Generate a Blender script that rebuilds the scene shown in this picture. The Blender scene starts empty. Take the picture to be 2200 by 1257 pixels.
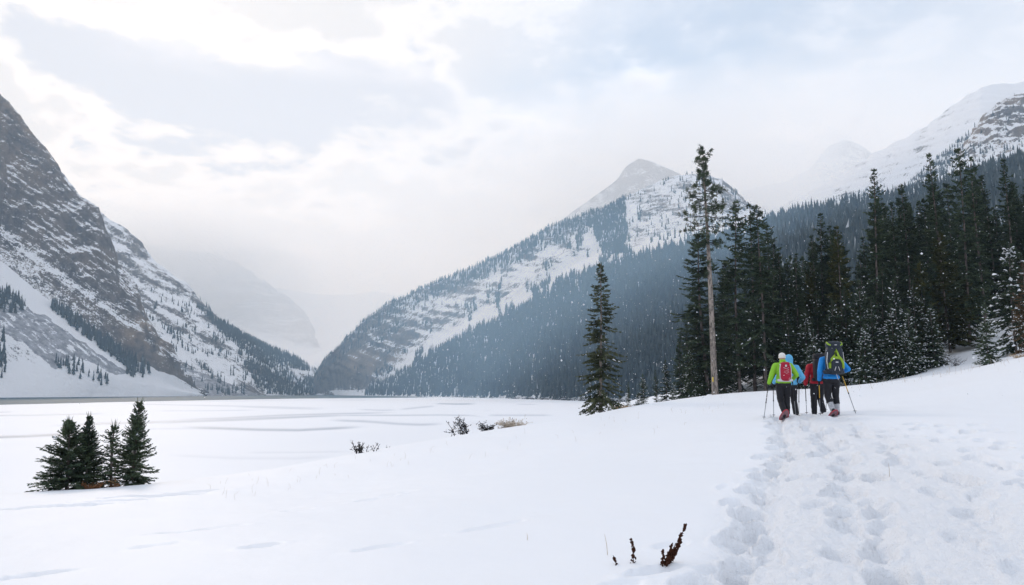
import bpy, bmesh, math, random
import numpy as np
from mathutils import Vector, Matrix

# ------------------------------------------------------------------ camera
EYE = 1.65
FPX, CX, CY = 1727.0, 1100.0, 628.5          # photograph is 2200 px wide
PITCH = math.atan((843.0 - CY) / FPX)
LAKE = EYE - 6.15
scene = bpy.context.scene
cam_d = bpy.data.cameras.new('camera')
cam_d.sensor_width = 36.0
cam_d.lens = 36.0 * FPX / 2200.0
cam_d.clip_start = 0.1
cam_d.clip_end = 60000.0
cam = bpy.data.objects.new('camera', cam_d)
scene.collection.objects.link(cam)
cam.location = (0, 0, EYE)
cam.rotation_euler = (math.pi / 2 + PITCH, 0, 0)
scene.camera = cam
scene.render.resolution_x, scene.render.resolution_y = 1024, 585
scene.render.engine = 'CYCLES'
scene.cycles.use_denoising = True
scene.cycles.volume_bounces = 4
scene.cycles.max_bounces = 8
scene.cycles.diffuse_bounces = 3
scene.cycles.glossy_bounces = 2
scene.cycles.transmission_bounces = 2
scene.cycles.transparent_max_bounces = 6
vs = scene.view_settings
vs.view_transform = 'Standard'
vs.look = 'None'
vs.gamma = 1.0
vs.use_curve_mapping = False
vs.exposure = 0.06

CP, SP = math.cos(PITCH), math.sin(PITCH)
def P(px, py, Y):
    """world point seen at photo pixel (px,py) at forward distance Y"""
    x = (px - CX) / FPX; y = (CY - py) / FPX
    dy = CP - y * SP; dz = SP + y * CP
    s = Y / dy
    return np.array((x * s, Y, EYE + dz * s))
def proj(V):
    V = np.asarray(V, float)
    z = V[..., 2] - EYE
    fw = V[..., 1] * CP + z * SP
    up = -V[..., 1] * SP + z * CP
    return CX + FPX * V[..., 0] / fw, CY - FPX * up / fw
def azel(px, py):
    p = P(px, py, 1.0); p[2] -= EYE
    return math.atan2(p[0], p[1]), math.atan2(p[2], math.hypot(p[0], p[1]))

# ------------------------------------------------------------------ sky and sun
SUN_AZ, SUN_EL = math.radians(-27.0), math.radians(29.0)
world = bpy.data.worlds.new('World')
scene.world = world
world.use_nodes = True

class NT:
    def __init__(s, tree): s.t = tree; s.n = tree.nodes; s.l = tree.links
    def new(s, typ, **kw):
        n = s.n.new(typ)
        for k, v in kw.items(): setattr(n, k, v)
        return n
    def put(s, sock, v):
        if hasattr(v, 'is_linked') or isinstance(v, bpy.types.NodeSocket): s.l.new(v, sock)
        elif isinstance(v, (tuple, list)) and len(v) == 3 and len(sock.default_value) == 4: sock.default_value = (*v, 1)
        else: sock.default_value = v
    def m(s, op, a, b=None, c=None, clamp=False):
        n = s.n.new('ShaderNodeMath'); n.operation = op; n.use_clamp = clamp
        for i, v in enumerate((a, b, c)):
            if v is not None: s.put(n.inputs[i], v)
        return n.outputs[0]
    def ramp(s, v, a, b, lo=0.0, hi=1.0, smooth=True):
        n = s.n.new('ShaderNodeMapRange'); n.interpolation_type = 'SMOOTHSTEP' if smooth else 'LINEAR'
        s.put(n.inputs[0], v)
        for i, q in enumerate((a, b, lo, hi)): s.put(n.inputs[i + 1], q)
        return n.outputs[0]
    def mix(s, f, a, b, blend='MIX'):
        n = s.n.new('ShaderNodeMix'); n.data_type = 'RGBA'; n.blend_type = blend
        s.put(n.inputs[0], f); s.put(n.inputs[6], a); s.put(n.inputs[7], b)
        return n.outputs[2]
    def noise(s, vec, scale, detail=4, rough=0.55, dist=0.0, out=0):
        n = s.n.new('ShaderNodeTexNoise')
        if vec is not None: s.l.new(vec, n.inputs['Vector'])
        n.inputs['Scale'].default_value = scale; n.inputs['Detail'].default_value = detail
        n.inputs['Roughness'].default_value = rough; n.inputs['Distortion'].default_value = dist
        return n.outputs[out]
    def comb(s, x, y, z):
        n = s.n.new('ShaderNodeCombineXYZ')
        for i, v in enumerate((x, y, z)): s.put(n.inputs[i], v)
        return n.outputs[0]
    def sep(s, v):
        n = s.n.new('ShaderNodeSeparateXYZ'); s.l.new(v, n.inputs[0]); return n.outputs
    def vm(s, op, a, b):
        n = s.n.new('ShaderNodeVectorMath'); n.operation = op
        s.put(n.inputs[0], a); s.put(n.inputs[1], b); return n.outputs[0]

def build_world():
    t = world.node_tree; t.nodes.clear(); k = NT(t)
    out = k.new('ShaderNodeOutputWorld'); bg = k.new('ShaderNodeBackground')
    k.l.new(bg.outputs[0], out.inputs[0])
    tc = k.new('ShaderNodeTexCoord')
    g = tc.outputs['Generated']
    x, y, z = k.sep(g)
    az = k.m('ARCTAN2', x, y)
    el = k.m('ARCSINE', k.m('MAXIMUM', k.m('MINIMUM', z, 1.0), -1.0))
    sky = k.new('ShaderNodeTexSky', sky_type='NISHITA'); sky.sun_disc = False
    sky.sun_elevation = SUN_EL; sky.sun_rotation = SUN_AZ
    sky.air_density = 1.0; sky.dust_density = 1.5; sky.altitude = 1700
    blue = k.vm('MULTIPLY', sky.outputs[0], (0.10, 0.10, 0.10))
    # cloud noise in a flat layer overhead, seen in perspective
    zz = k.m('ADD', k.m('MAXIMUM', z, 0.0), 0.22)
    cv = k.comb(k.m('DIVIDE', x, zz), k.m('DIVIDE', y, zz), 0.0)
    n1 = k.noise(cv, 1.3, 6, 0.55)
    n2 = k.noise(cv, 3.6, 6, 0.6, 0.3)
    n3 = k.noise(cv, 9.0, 5, 0.6)
    nn = k.m('ADD', k.m('MULTIPLY', n1, 0.5), k.m('ADD', k.m('MULTIPLY', n2, 0.33), k.m('MULTIPLY', n3, 0.17)))
    def blob(px, py, rx, ry, rot=0.0):
        a0, e0 = azel(px, py)
        da = k.m('SUBTRACT', az, a0); de = k.m('SUBTRACT', el, e0)
        c, s_ = math.cos(rot), math.sin(rot)
        u = k.m('ADD', k.m('MULTIPLY', da, c), k.m('MULTIPLY', de, s_))
        v = k.m('SUBTRACT', k.m('MULTIPLY', de, c), k.m('MULTIPLY', da, s_))
        u = k.m('DIVIDE', u, rx / FPX); v = k.m('DIVIDE', v, ry / FPX)
        q = k.m('ADD', k.m('MULTIPLY', u, u), k.m('MULTIPLY', v, v))
        return k.m('EXPONENT', k.m('MULTIPLY', q, -1.0))
    # glow of the veiled sun
    sd = (math.sin(SUN_AZ) * math.cos(SUN_EL), math.cos(SUN_AZ) * math.cos(SUN_EL), math.sin(SUN_EL))
    dt = k.new('ShaderNodeVectorMath', operation='DOT_PRODUCT'); k.l.new(g, dt.inputs[0]); dt.inputs[1].default_value = sd
    d = k.m('MAXIMUM', dt.outputs['Value'], 0.0)
    glow = k.m('ADD', k.m('MULTIPLY', k.m('POWER', d, 26.0), 0.05), k.m('MULTIPLY', k.m('POWER', d, 160.0), 0.14))
    # even overcast, whiter low down
    low = k.ramp(el, 0.0, 0.42, 1.0, 0.0)
    base = k.mix(low, (0.66, 0.71, 0.815), (0.80, 0.832, 0.895))
    # thin places where the blue shows through
    bl = k.m('ADD', blob(1560, 60, 620, 150), k.m('MULTIPLY', blob(1150, 190, 330, 80), 0.55))
    bl = k.m('ADD', bl, k.m('MULTIPLY', k.ramp(el, 0.5, 1.0), 0.5))
    bl = k.m('MULTIPLY', bl, k.ramp(nn, 0.62, 0.40), clamp=True)
    base = k.mix(k.m('MULTIPLY', bl, 0.62), base, blue)
    # grey-lilac cloud bodies with bright sun-side rims
    fld = k.m('ADD', k.m('MULTIPLY', blob(560, 215, 330, 95, -0.12), 1.0), k.m('MULTIPLY', blob(150, 110, 170, 50, -0.3), 0.7))
    fld = k.m('ADD', fld, k.m('MULTIPLY', blob(900, 190, 190, 45, -0.2), 0.6))
    fld = k.m('ADD', fld, k.m('MULTIPLY', k.ramp(nn, 0.44, 0.66), 0.55))
    fld = k.m('ADD', fld, k.m('MULTIPLY', k.m('SUBTRACT', n2, 0.5), 1.3))
    fld = k.m('ADD', fld, k.m('MULTIPLY', k.m('SUBTRACT', n3, 0.5), 0.7))
    fld = k.m('MULTIPLY', fld, k.ramp(el, 0.10, 0.26))
    body = k.ramp(fld, 0.30, 0.75)
    rim = k.m('MULTIPLY', k.ramp(fld, 0.02, 0.30), k.ramp(fld, 0.62, 0.30))
    wisp = k.m('ADD', blob(870, 150, 70, 26), k.m('ADD', blob(640, 125, 120, 28, -0.1), blob(1100, 230, 170, 30, -0.25)))
    wisp = k.m('ADD', wisp, k.m('ADD', blob(400, 90, 130, 50), k.m('ADD', blob(1690, 290, 80, 30), blob(1390, 160, 70, 22, -0.3))))
    wisp = k.m('MULTIPLY', wisp, k.ramp(k.m('ADD', k.m('MULTIPLY', n2, 0.5), k.m('MULTIPLY', n3, 0.5)), 0.38, 0.58))
    warm = k.mix(k.ramp(d, 0.80, 0.99), (1.0, 0.985, 0.97), (1.0, 0.965, 0.90))
    col = k.mix(k.m('MULTIPLY', body, 0.85), base, (0.545, 0.565, 0.645))
    col = k.mix(k.m('MULTIPLY', k.ramp(d, 0.84, 0.995), k.m('SUBTRACT', 0.75, k.m('MULTIPLY', body, 0.6))), col, (0.70, 0.668, 0.615))
    lit = k.m('ADD', k.m('MULTIPLY', rim, k.m('ADD', 0.04, k.m('MULTIPLY', k.m('POWER', d, 12.0), 0.20))),
              k.m('MULTIPLY', wisp, 0.17))
    lit = k.m('ADD', lit, k.m('MULTIPLY', glow, k.m('SUBTRACT', 1.0, k.m('MULTIPLY', body, 0.75))))
    addc = k.new('ShaderNodeVectorMath', operation='SCALE'); k.l.new(warm, addc.inputs[0]); k.l.new(lit, addc.inputs['Scale'])
    col = k.vm('ADD', col, addc.outputs[0])
    k.l.new(col, bg.inputs[0]); bg.inputs[1].default_value = 1.24
build_world()

sun_d = bpy.data.lights.new('sun', 'SUN')
sun_d.energy = 1.0
sun_d.angle = math.radians(10)
sun_d.color = (1.0, 0.97, 0.93)
sun = bpy.data.objects.new('sun', sun_d)
scene.collection.objects.link(sun)
_sd = Vector((math.sin(SUN_AZ) * math.cos(SUN_EL), math.cos(SUN_AZ) * math.cos(SUN_EL), math.sin(SUN_EL)))
sun.rotation_euler = _sd.to_track_quat('Z', 'Y').to_euler()

# ------------------------------------------------------------------ helpers
COL = scene.collection
rng = np.random.default_rng(11)
random.seed(5)

def mesh_np(name, V, F, smooth=False, mats=None, midx=None):
    me = bpy.data.meshes.new(name)
    V = np.asarray(V, np.float32)
    Fs = F if isinstance(F, list) else [F]
    Fs = [np.asarray(f, np.int32) for f in Fs if len(f)]
    me.vertices.add(len(V)); me.vertices.foreach_set('co', V.ravel())
    loops = np.concatenate([f.ravel() for f in Fs])
    tot = np.concatenate([np.full(len(f), f.shape[1], np.int32) for f in Fs])
    start = np.concatenate([[0], np.cumsum(tot)[:-1]]).astype(np.int32)
    me.loops.add(len(loops)); me.loops.foreach_set('vertex_index', loops)
    me.polygons.add(len(tot)); me.polygons.foreach_set('loop_start', start)
    if smooth: me.polygons.foreach_set('use_smooth', np.ones(len(tot), bool))
    for m_ in (mats or []): me.materials.append(m_)
    if midx is not None: me.polygons.foreach_set('material_index', np.asarray(midx, np.int32))
    me.update(calc_edges=True); me.validate()
    return me
def attr(me, name, vals):
    a = me.attributes.new(name, 'FLOAT', 'POINT'); a.data.foreach_set('value', np.asarray(vals, np.float32))
def link(name, me, parent=None, mat=None):
    o = bpy.data.objects.new(name, me)
    COL.objects.link(o)
    if mat is not None and me is not None: 
        if not me.materials: me.materials.append(mat)
    if parent is not None: o.parent = parent
    return o
def tag(o, label=None, cat=None, group=None, kind=None):
    if label: o['label'] = label
    if cat: o['category'] = cat
    if group: o['group'] = group
    if kind: o['kind'] = kind
    return o
def empty(name, loc=(0, 0, 0), rz=0.0, s=1.0):
    o = bpy.data.objects.new(name, None); COL.objects.link(o)
    o.location = loc; o.rotation_euler = (0, 0, rz); o.scale = (s, s, s); o.empty_display_size = 0.2
    return o
def copy_tree(o, parent=None):
    c = o.copy(); COL.objects.link(c)
    if parent is not None: c.parent = parent
    for ch in list(o.children): copy_tree(ch, c)
    return c

# gradient noise, numpy
_perm = np.random.default_rng(3).permutation(256).astype(np.int64)
_perm = np.concatenate([_perm, _perm, _perm])
_gr = np.random.default_rng(4).normal(size=(256, 3)); _gr /= np.linalg.norm(_gr, axis=1)[:, None]
def pnoise(x, y, z):
    x, y, z = np.broadcast_arrays(np.asarray(x, float), np.asarray(y, float), np.asarray(z, float))
    xi, yi, zi = np.floor(x).astype(np.int64), np.floor(y).astype(np.int64), np.floor(z).astype(np.int64)
    xf, yf, zf = x - xi, y - yi, z - zi
    u, v, w = (t * t * t * (t * (t * 6 - 15) + 10) for t in (xf, yf, zf))
    r = 0
    for i in (0, 1):
        for j in (0, 1):
            for k in (0, 1):
                h = _perm[_perm[_perm[(xi + i) & 255] + ((yi + j) & 255)] + ((zi + k) & 255)]
                gg = _gr[h]
                d = gg[..., 0] * (xf - i) + gg[..., 1] * (yf - j) + gg[..., 2] * (zf - k)
                r = r + d * (u if i else 1 - u) * (v if j else 1 - v) * (w if k else 1 - w)
    return r * 1.6
def fbm(x, y, z, oct=5, lac=2.0, gain=0.5, ridged=False):
    a, s, t = 1.0, 0.0, 0.0
    for o in range(oct):
        n = pnoise(x + 17.3 * o, y + 5.1 * o, z + 9.7 * o)
        if ridged: n = 1 - 2 * np.abs(n)
        s = s + a * n; t += a; a *= gain
        x, y, z = x * lac, y * lac, z * lac
    return s / t
def sstep(x, a, b):
    t = np.clip((np.asarray(x, float) - a) / (b - a), 0, 1); return t * t * (3 - 2 * t)

# ------------------------------------------------------------------ materials
MATS = {}
def new_mat(name, rough=0.8, spec=0.2):
    m = bpy.data.materials.new(name); m.use_nodes = True
    k = NT(m.node_tree); b = m.node_tree.nodes['Principled BSDF']
    b.inputs['Roughness'].default_value = rough
    b.inputs['Specular IOR Level'].default_value = spec
    MATS[name] = m
    return m, k, b
def bump(k, b, h, strength=0.3, dist=0.02):
    n = k.new('ShaderNodeBump'); n.inputs['Strength'].default_value = strength; n.inputs['Distance'].default_value = dist
    k.l.new(h, n.inputs['Height']); k.l.new(n.outputs[0], b.inputs['Normal'])
SNOWC = (0.83, 0.85, 0.885)

def mat_plain(name, col, rough=0.7, spec=0.25, var=0.12, scale=30.0, bs=0.0, bd=0.004, metal=0.0):
    m, k, b = new_mat(name, rough, spec)
    tc = k.new('ShaderNodeTexCoord')
    n = k.noise(tc.outputs['Object'], scale, 4, 0.6)
    c1 = tuple(c * (1 - var) for c in col); c2 = tuple(min(1, c * (1 + var)) for c in col)
    k.l.new(k.mix(n, c1, c2), b.inputs['Base Color'])
    b.inputs['Metallic'].default_value = metal
    if bs: bump(k, b, n, bs, bd)
    return m

def mat_snow():
    m, k, b = new_mat('snow', 0.55, 0.25)
    geo = k.new('ShaderNodeNewGeometry')
    p = geo.outputs['Position']
    n0 = k.noise(p, 0.25, 3, 0.5); n = k.noise(p, 7.0, 5, 0.6); n2 = k.noise(p, 60.0, 3, 0.6)
    k.l.new(k.mix(n0, (0.815, 0.838, 0.875), (0.85, 0.865, 0.89)), b.inputs['Base Color'])
    tr = k.new('ShaderNodeAttribute'); tr.attribute_name = 'trail'
    h = k.m('ADD', k.m('MULTIPLY', n, k.m('ADD', 0.12, k.m('MULTIPLY', tr.outputs['Fac'], 1.5))), k.m('MULTIPLY', n2, k.m('ADD', 0.05, k.m('MULTIPLY', tr.outputs['Fac'], 0.35))))
    bump(k, b, h, 0.7, 0.06)
    return m

def mat_ice():
    m, k, b = new_mat('ice', 0.6, 0.25)
    geo = k.new('ShaderNodeNewGeometry'); p = geo.outputs['Position']
    a = k.new('ShaderNodeAttribute'); a.attribute_name = 'slush'
    n = k.noise(p, 0.06, 5, 0.55); nf = k.noise(p, 0.5, 4, 0.6)
    snow = k.mix(n, (0.80, 0.825, 0.87), (0.86, 0.87, 0.89))
    f = k.m('MULTIPLY', a.outputs['Fac'], k.m('ADD', 0.75, k.m('MULTIPLY', nf, 0.5)), clamp=True)
    col = k.mix(f, snow, (0.20, 0.26, 0.34))
    k.l.new(col, b.inputs['Base Color'])
    k.l.new(k.ramp(f, 0, 1, 0.6, 0.35), b.inputs['Roughness'])
    return m

def mat_water():
    m, k, b = new_mat('water', 0.5, 0.06)
    geo = k.new('ShaderNodeNewGeometry'); p = geo.outputs['Position']
    b.inputs['Base Color'].default_value = (0.035, 0.085, 0.115, 1)
    n = k.noise(p, 0.7, 4, 0.6)
    bump(k, b, n, 0.5, 0.5)
    return m

def mat_rock(name, c_dark, c_mid, c_warm, scale=0.02, bumpd=6.0):
    m, k, b = new_mat(name, 0.9, 0.1)
    geo = k.new('ShaderNodeNewGeometry'); p = geo.outputs['Position']
    def A(nm):
        a = k.new('ShaderNodeAttribute'); a.attribute_name = nm; return a.outputs['Fac']
    sb, warm, scr = A('snowb'), A('warm'), A('scree')
    nz = k.sep(geo.outputs['Normal'])[2]
    n1 = k.noise(p, scale, 6, 0.6); n2 = k.noise(p, scale * 6, 5, 0.65)
    st = A('strata')
    sv = k.comb(k.m('MULTIPLY', k.sep(p)[0], 0.004), k.m('MULTIPLY', k.sep(p)[1], 0.004), k.m('MULTIPLY', st, 0.09))
    ns = k.noise(sv, 1.0, 5, 0.6)
    pv = k.comb(k.m('MULTIPLY', k.sep(p)[0], 0.06), k.m('MULTIPLY', k.sep(p)[1], 0.06), k.m('MULTIPLY', k.sep(p)[2], 0.012))
    nv = k.noise(pv, 1.0, 5, 0.65)
    n3 = k.noise(p, scale * 20, 4, 0.7)
    rock = k.mix(k.ramp(k.m('ADD', k.m('ADD', k.m('MULTIPLY', n2, 0.35), k.m('MULTIPLY', n3, 0.3)), k.m('MULTIPLY', nv, 0.35)), 0.38, 0.60), c_dark, c_mid)
    rock = k.mix(k.m('MULTIPLY', warm, k.ramp(n1, 0.35, 0.65)), rock, c_warm)
    rock = k.mix(k.ramp(ns, 0.62, 0.72, 0.0, 0.4), rock, c_dark)
    scree = k.mix(k.ramp(n2, 0.3, 0.7), (0.20, 0.205, 0.23), (0.42, 0.435, 0.47))
    rock = k.mix(scr, rock, scree)
    s = k.m('ADD', k.m('MULTIPLY', nz, 1.0), sb)
    s = k.m('ADD', s, k.m('MULTIPLY', k.m('SUBTRACT', n2, 0.5), 1.0))
    s = k.m('ADD', s, k.m('MULTIPLY', k.m('SUBTRACT', ns, 0.5), 0.35))
    s = k.m('ADD', s, k.m('MULTIPLY', k.m('SUBTRACT', n3, 0.5), 1.35))
    s = k.m('ADD', s, k.m('MULTIPLY', k.m('SUBTRACT', n1, 0.5), 0.6))
    f = k.ramp(s, 0.62, 0.78)
    k.l.new(k.mix(f, rock, SNOWC), b.inputs['Base Color'])
    h = k.m('ADD', k.m('ADD', k.m('MULTIPLY', n2, 0.7), k.m('MULTIPLY', n3, 0.35)), k.m('MULTIPLY', nv, 0.6))
    bump(k, b, h, 0.8, bumpd)
    return m

def mat_foliage(name, c1, c2, sc=1.2):
    m, k, b = new_mat(name, 0.75, 0.15)
    geo = k.new('ShaderNodeNewGeometry'); oi = k.new('ShaderNodeObjectInfo')
    n = k.noise(geo.outputs['Position'], sc, 3, 0.6)
    c = k.mix(k.ramp(n, 0.3, 0.7), c1, c2)
    r = k.m('ADD', 0.75, k.m('MULTIPLY', oi.outputs['Random'], 0.5))
    sc_ = k.new('ShaderNodeVectorMath', operation='SCALE'); k.l.new(c, sc_.inputs[0]); k.l.new(r, sc_.inputs['Scale'])
    k.l.new(sc_.outputs[0], b.inputs['Base Color'])
    return m

def mat_fartree():
    m, k, b = new_mat('far_trees', 0.85, 0.1)
    a = k.new('ShaderNodeAttribute'); a.attribute_name = 'shade'
    f = a.outputs['Fac']
    c = k.mix(k.ramp(f, 0.0, 0.7, smooth=False), (0.018, 0.030, 0.038), (0.058, 0.078, 0.084))
    c = k.mix(k.ramp(f, 0.78, 1.0), c, (0.62, 0.65, 0.70))
    k.l.new(c, b.inputs['Base Color'])
    return m

def mat_bark(name, c1, c2, sc=9.0):
    m, k, b = new_mat(name, 0.9, 0.1)
    tc = k.new('ShaderNodeTexCoord'); x, y, z = k.sep(tc.outputs['Object'])
    v = k.comb(x, y, k.m('MULTIPLY', z, 0.35))
    n = k.noise(v, sc, 5, 0.65)
    k.l.new(k.mix(k.ramp(n, 0.32, 0.62), c1, c2), b.inputs['Base Color'])
    bump(k, b, n, 0.6, 0.03)
    return m

M_SNOW, M_ICE, M_WATER = mat_snow(), mat_ice(), mat_water()
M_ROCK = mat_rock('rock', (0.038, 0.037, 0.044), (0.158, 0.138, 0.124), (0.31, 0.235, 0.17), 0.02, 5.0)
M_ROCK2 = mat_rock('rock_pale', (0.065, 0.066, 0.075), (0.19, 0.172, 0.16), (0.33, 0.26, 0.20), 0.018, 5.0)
M_NEEDLE = mat_foliage('needles', (0.032, 0.052, 0.034), (0.088, 0.117, 0.064))
M_NEEDLE_OLIVE = mat_foliage('needles_olive', (0.038, 0.046, 0.017), (0.105, 0.108, 0.038))
M_NEEDLE_LONE = mat_foliage('needles_lone', (0.032, 0.042, 0.022), (0.095, 0.105, 0.052))
M_NEEDLE_BROWN = mat_foliage('needles_brown', (0.05, 0.035, 0.02), (0.13, 0.085, 0.045))
M_FAR = mat_fartree()
M_BARK = mat_bark('bark', (0.055, 0.045, 0.042), (0.20, 0.165, 0.15))
M_BARK_PALE = mat_bark('bark_pale', (0.075, 0.064, 0.058), (0.33, 0.285, 0.25), 7.0)
M_TWIG = mat_plain('twig', (0.028, 0.024, 0.024), 0.9, 0.1, 0.3, 40)
M_STRAW = mat_plain('straw', (0.40, 0.27, 0.14), 0.85, 0.1, 0.35, 20)
M_STRAW_PALE = mat_plain('straw_pale', (0.52, 0.45, 0.37), 0.85, 0.1, 0.25, 20)
M_RUST = mat_plain('rust_leaf', (0.20, 0.095, 0.045), 0.85, 0.1, 0.4, 20)
M_DOCK = mat_plain('dock_seed', (0.055, 0.020, 0.011), 0.85, 0.15, 0.45, 60)
M_TSNOW = mat_plain('tree_snow', (0.82, 0.845, 0.88), 0.6, 0.2, 0.03, 8)
M_FLAKE = mat_plain('flake', (0.85, 0.87, 0.90), 0.5, 0.2, 0.02, 8)

# ------------------------------------------------------------------ near ground
_ctl = [  # photo pixel and distance of points on the snow
    (-300, 1257, 9.6), (0, 1257, 9.0), (500, 1257, 8.2), (1100, 1257, 7.0), (1500, 1257, 6.4), (1800, 1257, 6.1), (2200, 1257, 5.7), (2600, 1257, 5.4),
    (0, 1150, 13.2), (500, 1130, 12.8), (1100, 1100, 11.2), (1500, 1080, 10.2), (1850, 1060, 9.8), (2200, 1040, 9.2),
    (-300, 1085, 21), (60, 1058, 23), (200, 1050, 24), (330, 1040, 25.5), (560, 1010, 28), (760, 975, 32), (1000, 934, 37), (1130, 919, 40), (1250, 898, 45),
    (1400, 876, 52), (1540, 857, 60), (1640, 849, 62), (1720, 841, 62),
    (700, 1060, 20), (1100, 1000, 19.5), (1350, 960, 20), (1500, 930, 20.5), (1686, 893, 20.8), (1790, 892, 20.8), (1900, 886, 20.8), (2200, 865, 20.5), (2600, 820, 20),
    (1400, 905, 32), (1750, 863, 34), (1950, 838, 34), (2200, 792, 30),
    (1850, 829, 48), (1950, 814, 44), (2080, 793, 40), (2200, 767, 37), (2500, 700, 36),
    (1850, 829, 56), (1960, 808, 54), (2080, 790, 49), (2200, 772, 44),
    (2050, 755, 62), (2070, 705, 74), (2200, 690, 66), (2350, 640, 64), (1900, 770, 78), (1750, 820, 78), (1600, 845, 80),
]
_pts = [P(*c) for c in _ctl]
_pts += [np.array(p) for p in [
    (0, 0, 0.0), (4, 0, 0.28), (-5, 0, -0.35), (-14, 2, -1.2), (14, 2, 1.1), (0, -8, 0.0), (0, -30, 0.4), (-40, -30, -2.5), (40, -30, 4.0),
    (-40, 20, -4.2), (-40, 45, -7.0), (-22, 40, -6.2), (-8, 52, -6.6), (2, 66, -7.0), (10, 85, -7.2), (16, 110, -7.2), (-60, 100, -9), (-30, 150, -10), (0, 160, -9),
    (24, 82, -1.2), (28, 110, -4.0), (45, 120, 2.5), (70, 115, 14.0), (100, 100, 26), (100, 60, 18), (60, 40, 7.0), (30, 170, -6), (55, 180, -2), (80, 190, 8), (150, 180, 38), (120, 260, 26), (60, 280, -2), (20, 260, -7), (-60, 280, -10),
]]
_pts = np.array(_pts)
def _tps_fit(p, z, lam=1e-3):
    n = len(p); s = 30.0; q = p / s
    d2 = ((q[:, None] - q[None]) ** 2).sum(-1)
    K = np.where(d2 > 0, 0.5 * d2 * np.log(d2 + 1e-12), 0) + lam * np.eye(n)
    A = np.zeros((n + 3, n + 3)); A[:n, :n] = K; A[:n, n] = 1; A[:n, n + 1:] = q; A[n, :n] = 1; A[n + 1:, :n] = q.T
    w = np.linalg.solve(A, np.concatenate([z, np.zeros(3)]))
    def f(X, Y):
        shp = np.shape(X); X = np.ravel(X) / s; Y = np.ravel(Y) / s
        out = np.full(X.shape, w[n]) + w[n + 1] * X + w[n + 2] * Y
        for i in range(n):
            d = (X - q[i, 0]) ** 2 + (Y - q[i, 1]) ** 2
            out += w[i] * 0.5 * d * np.log(d + 1e-12)
        return out.reshape(shp)
    return f
base_z = _tps_fit(_pts[:, :2], _pts[:, 2])

# trodden trail: left edge runs from near the camera to the hikers
def trail_left(Y): return np.interp(Y, [2, 6.2, 10, 15, 20.8, 24], [0.5, 1.25, 2.75, 4.75, 6.65, 7.6])
def trail_right(Y): return np.interp(Y, [2, 6.2, 10, 15, 20.8, 24], [3.4, 5.2, 6.6, 7.6, 8.9, 9.2])
_prints = []      # x, y, heading, length, width, depth
_r = np.random.default_rng(21)
for f0, off, n_ in ((0.07, .16, 2), (0.36, .16, 2), (0.66, .14, 1), (0.92, .18, 1), (1.12, .25, 1)):
    for rep in range(n_):
        y = 2.5 + _r.uniform(0, .4)
        while y < 24:
            w = trail_right(y) - trail_left(y)
            if f0 > 0.85 and y > 17: break
            x = trail_left(y) + f0 * w + _r.normal(0, off) + (0.13 if _r.random() < .5 else -.13)
            _prints.append((x, y, -0.36 + _r.normal(0, .14), _r.uniform(.42, .62), _r.uniform(.20, .27), _r.uniform(.03, .105)))
            y += _r.uniform(.30, .75)
for px, py, Y, L, W, D in [(390, 1170, 12.2, .9, .25, .05), (480, 1160, 12.6, .7, .22, .04), (330, 1196, 11, .6, .2, .04), (560, 1210, 10.4, .5, .2, .04), (60, 1250, 9.4, .8, .25, .05),
                           (810, 1080, 16, .8, .3, .05), (860, 1068, 16.6, .7, .2, .04), (820, 1195, 9.6, .6, .2, .03), (110, 1095, 18, 2.4, .4, .09), (230, 1085, 19, 1.8, .3, .09),
                           (330, 1070, 20, 2.4, .35, .10), (420, 1060, 21, 1.4, .3, .09), (1060, 1150, 10.2, .8, .25, .03), (640, 1100, 15, .6, .2, .03),
                           (2125, 944, 14.5, .35, .16, .05), (2160, 952, 14, .3, .16, .05), (2090, 958, 13.6, .25, .15, .03), (2195, 1042, 9.3, .4, .22, .06)]:
    p = P(px, py, Y); _prints.append((p[0], p[1], -1.15 if px < 1500 else -1.2, L, W, D))
# hollows by the dock plants
for px, py, Y, L, W, D in [(1400, 1215, 7.0, .5, .22, .05), (1440, 1165, 7.9, .35, .2, .03), (1330, 1245, 6.6, .4, .25, .03), (1560, 1200, 6.9, .5, .3, .05)]:
    p = P(px, py, Y); _prints.append((p[0], p[1], -1.2, L, W, D))

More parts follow.
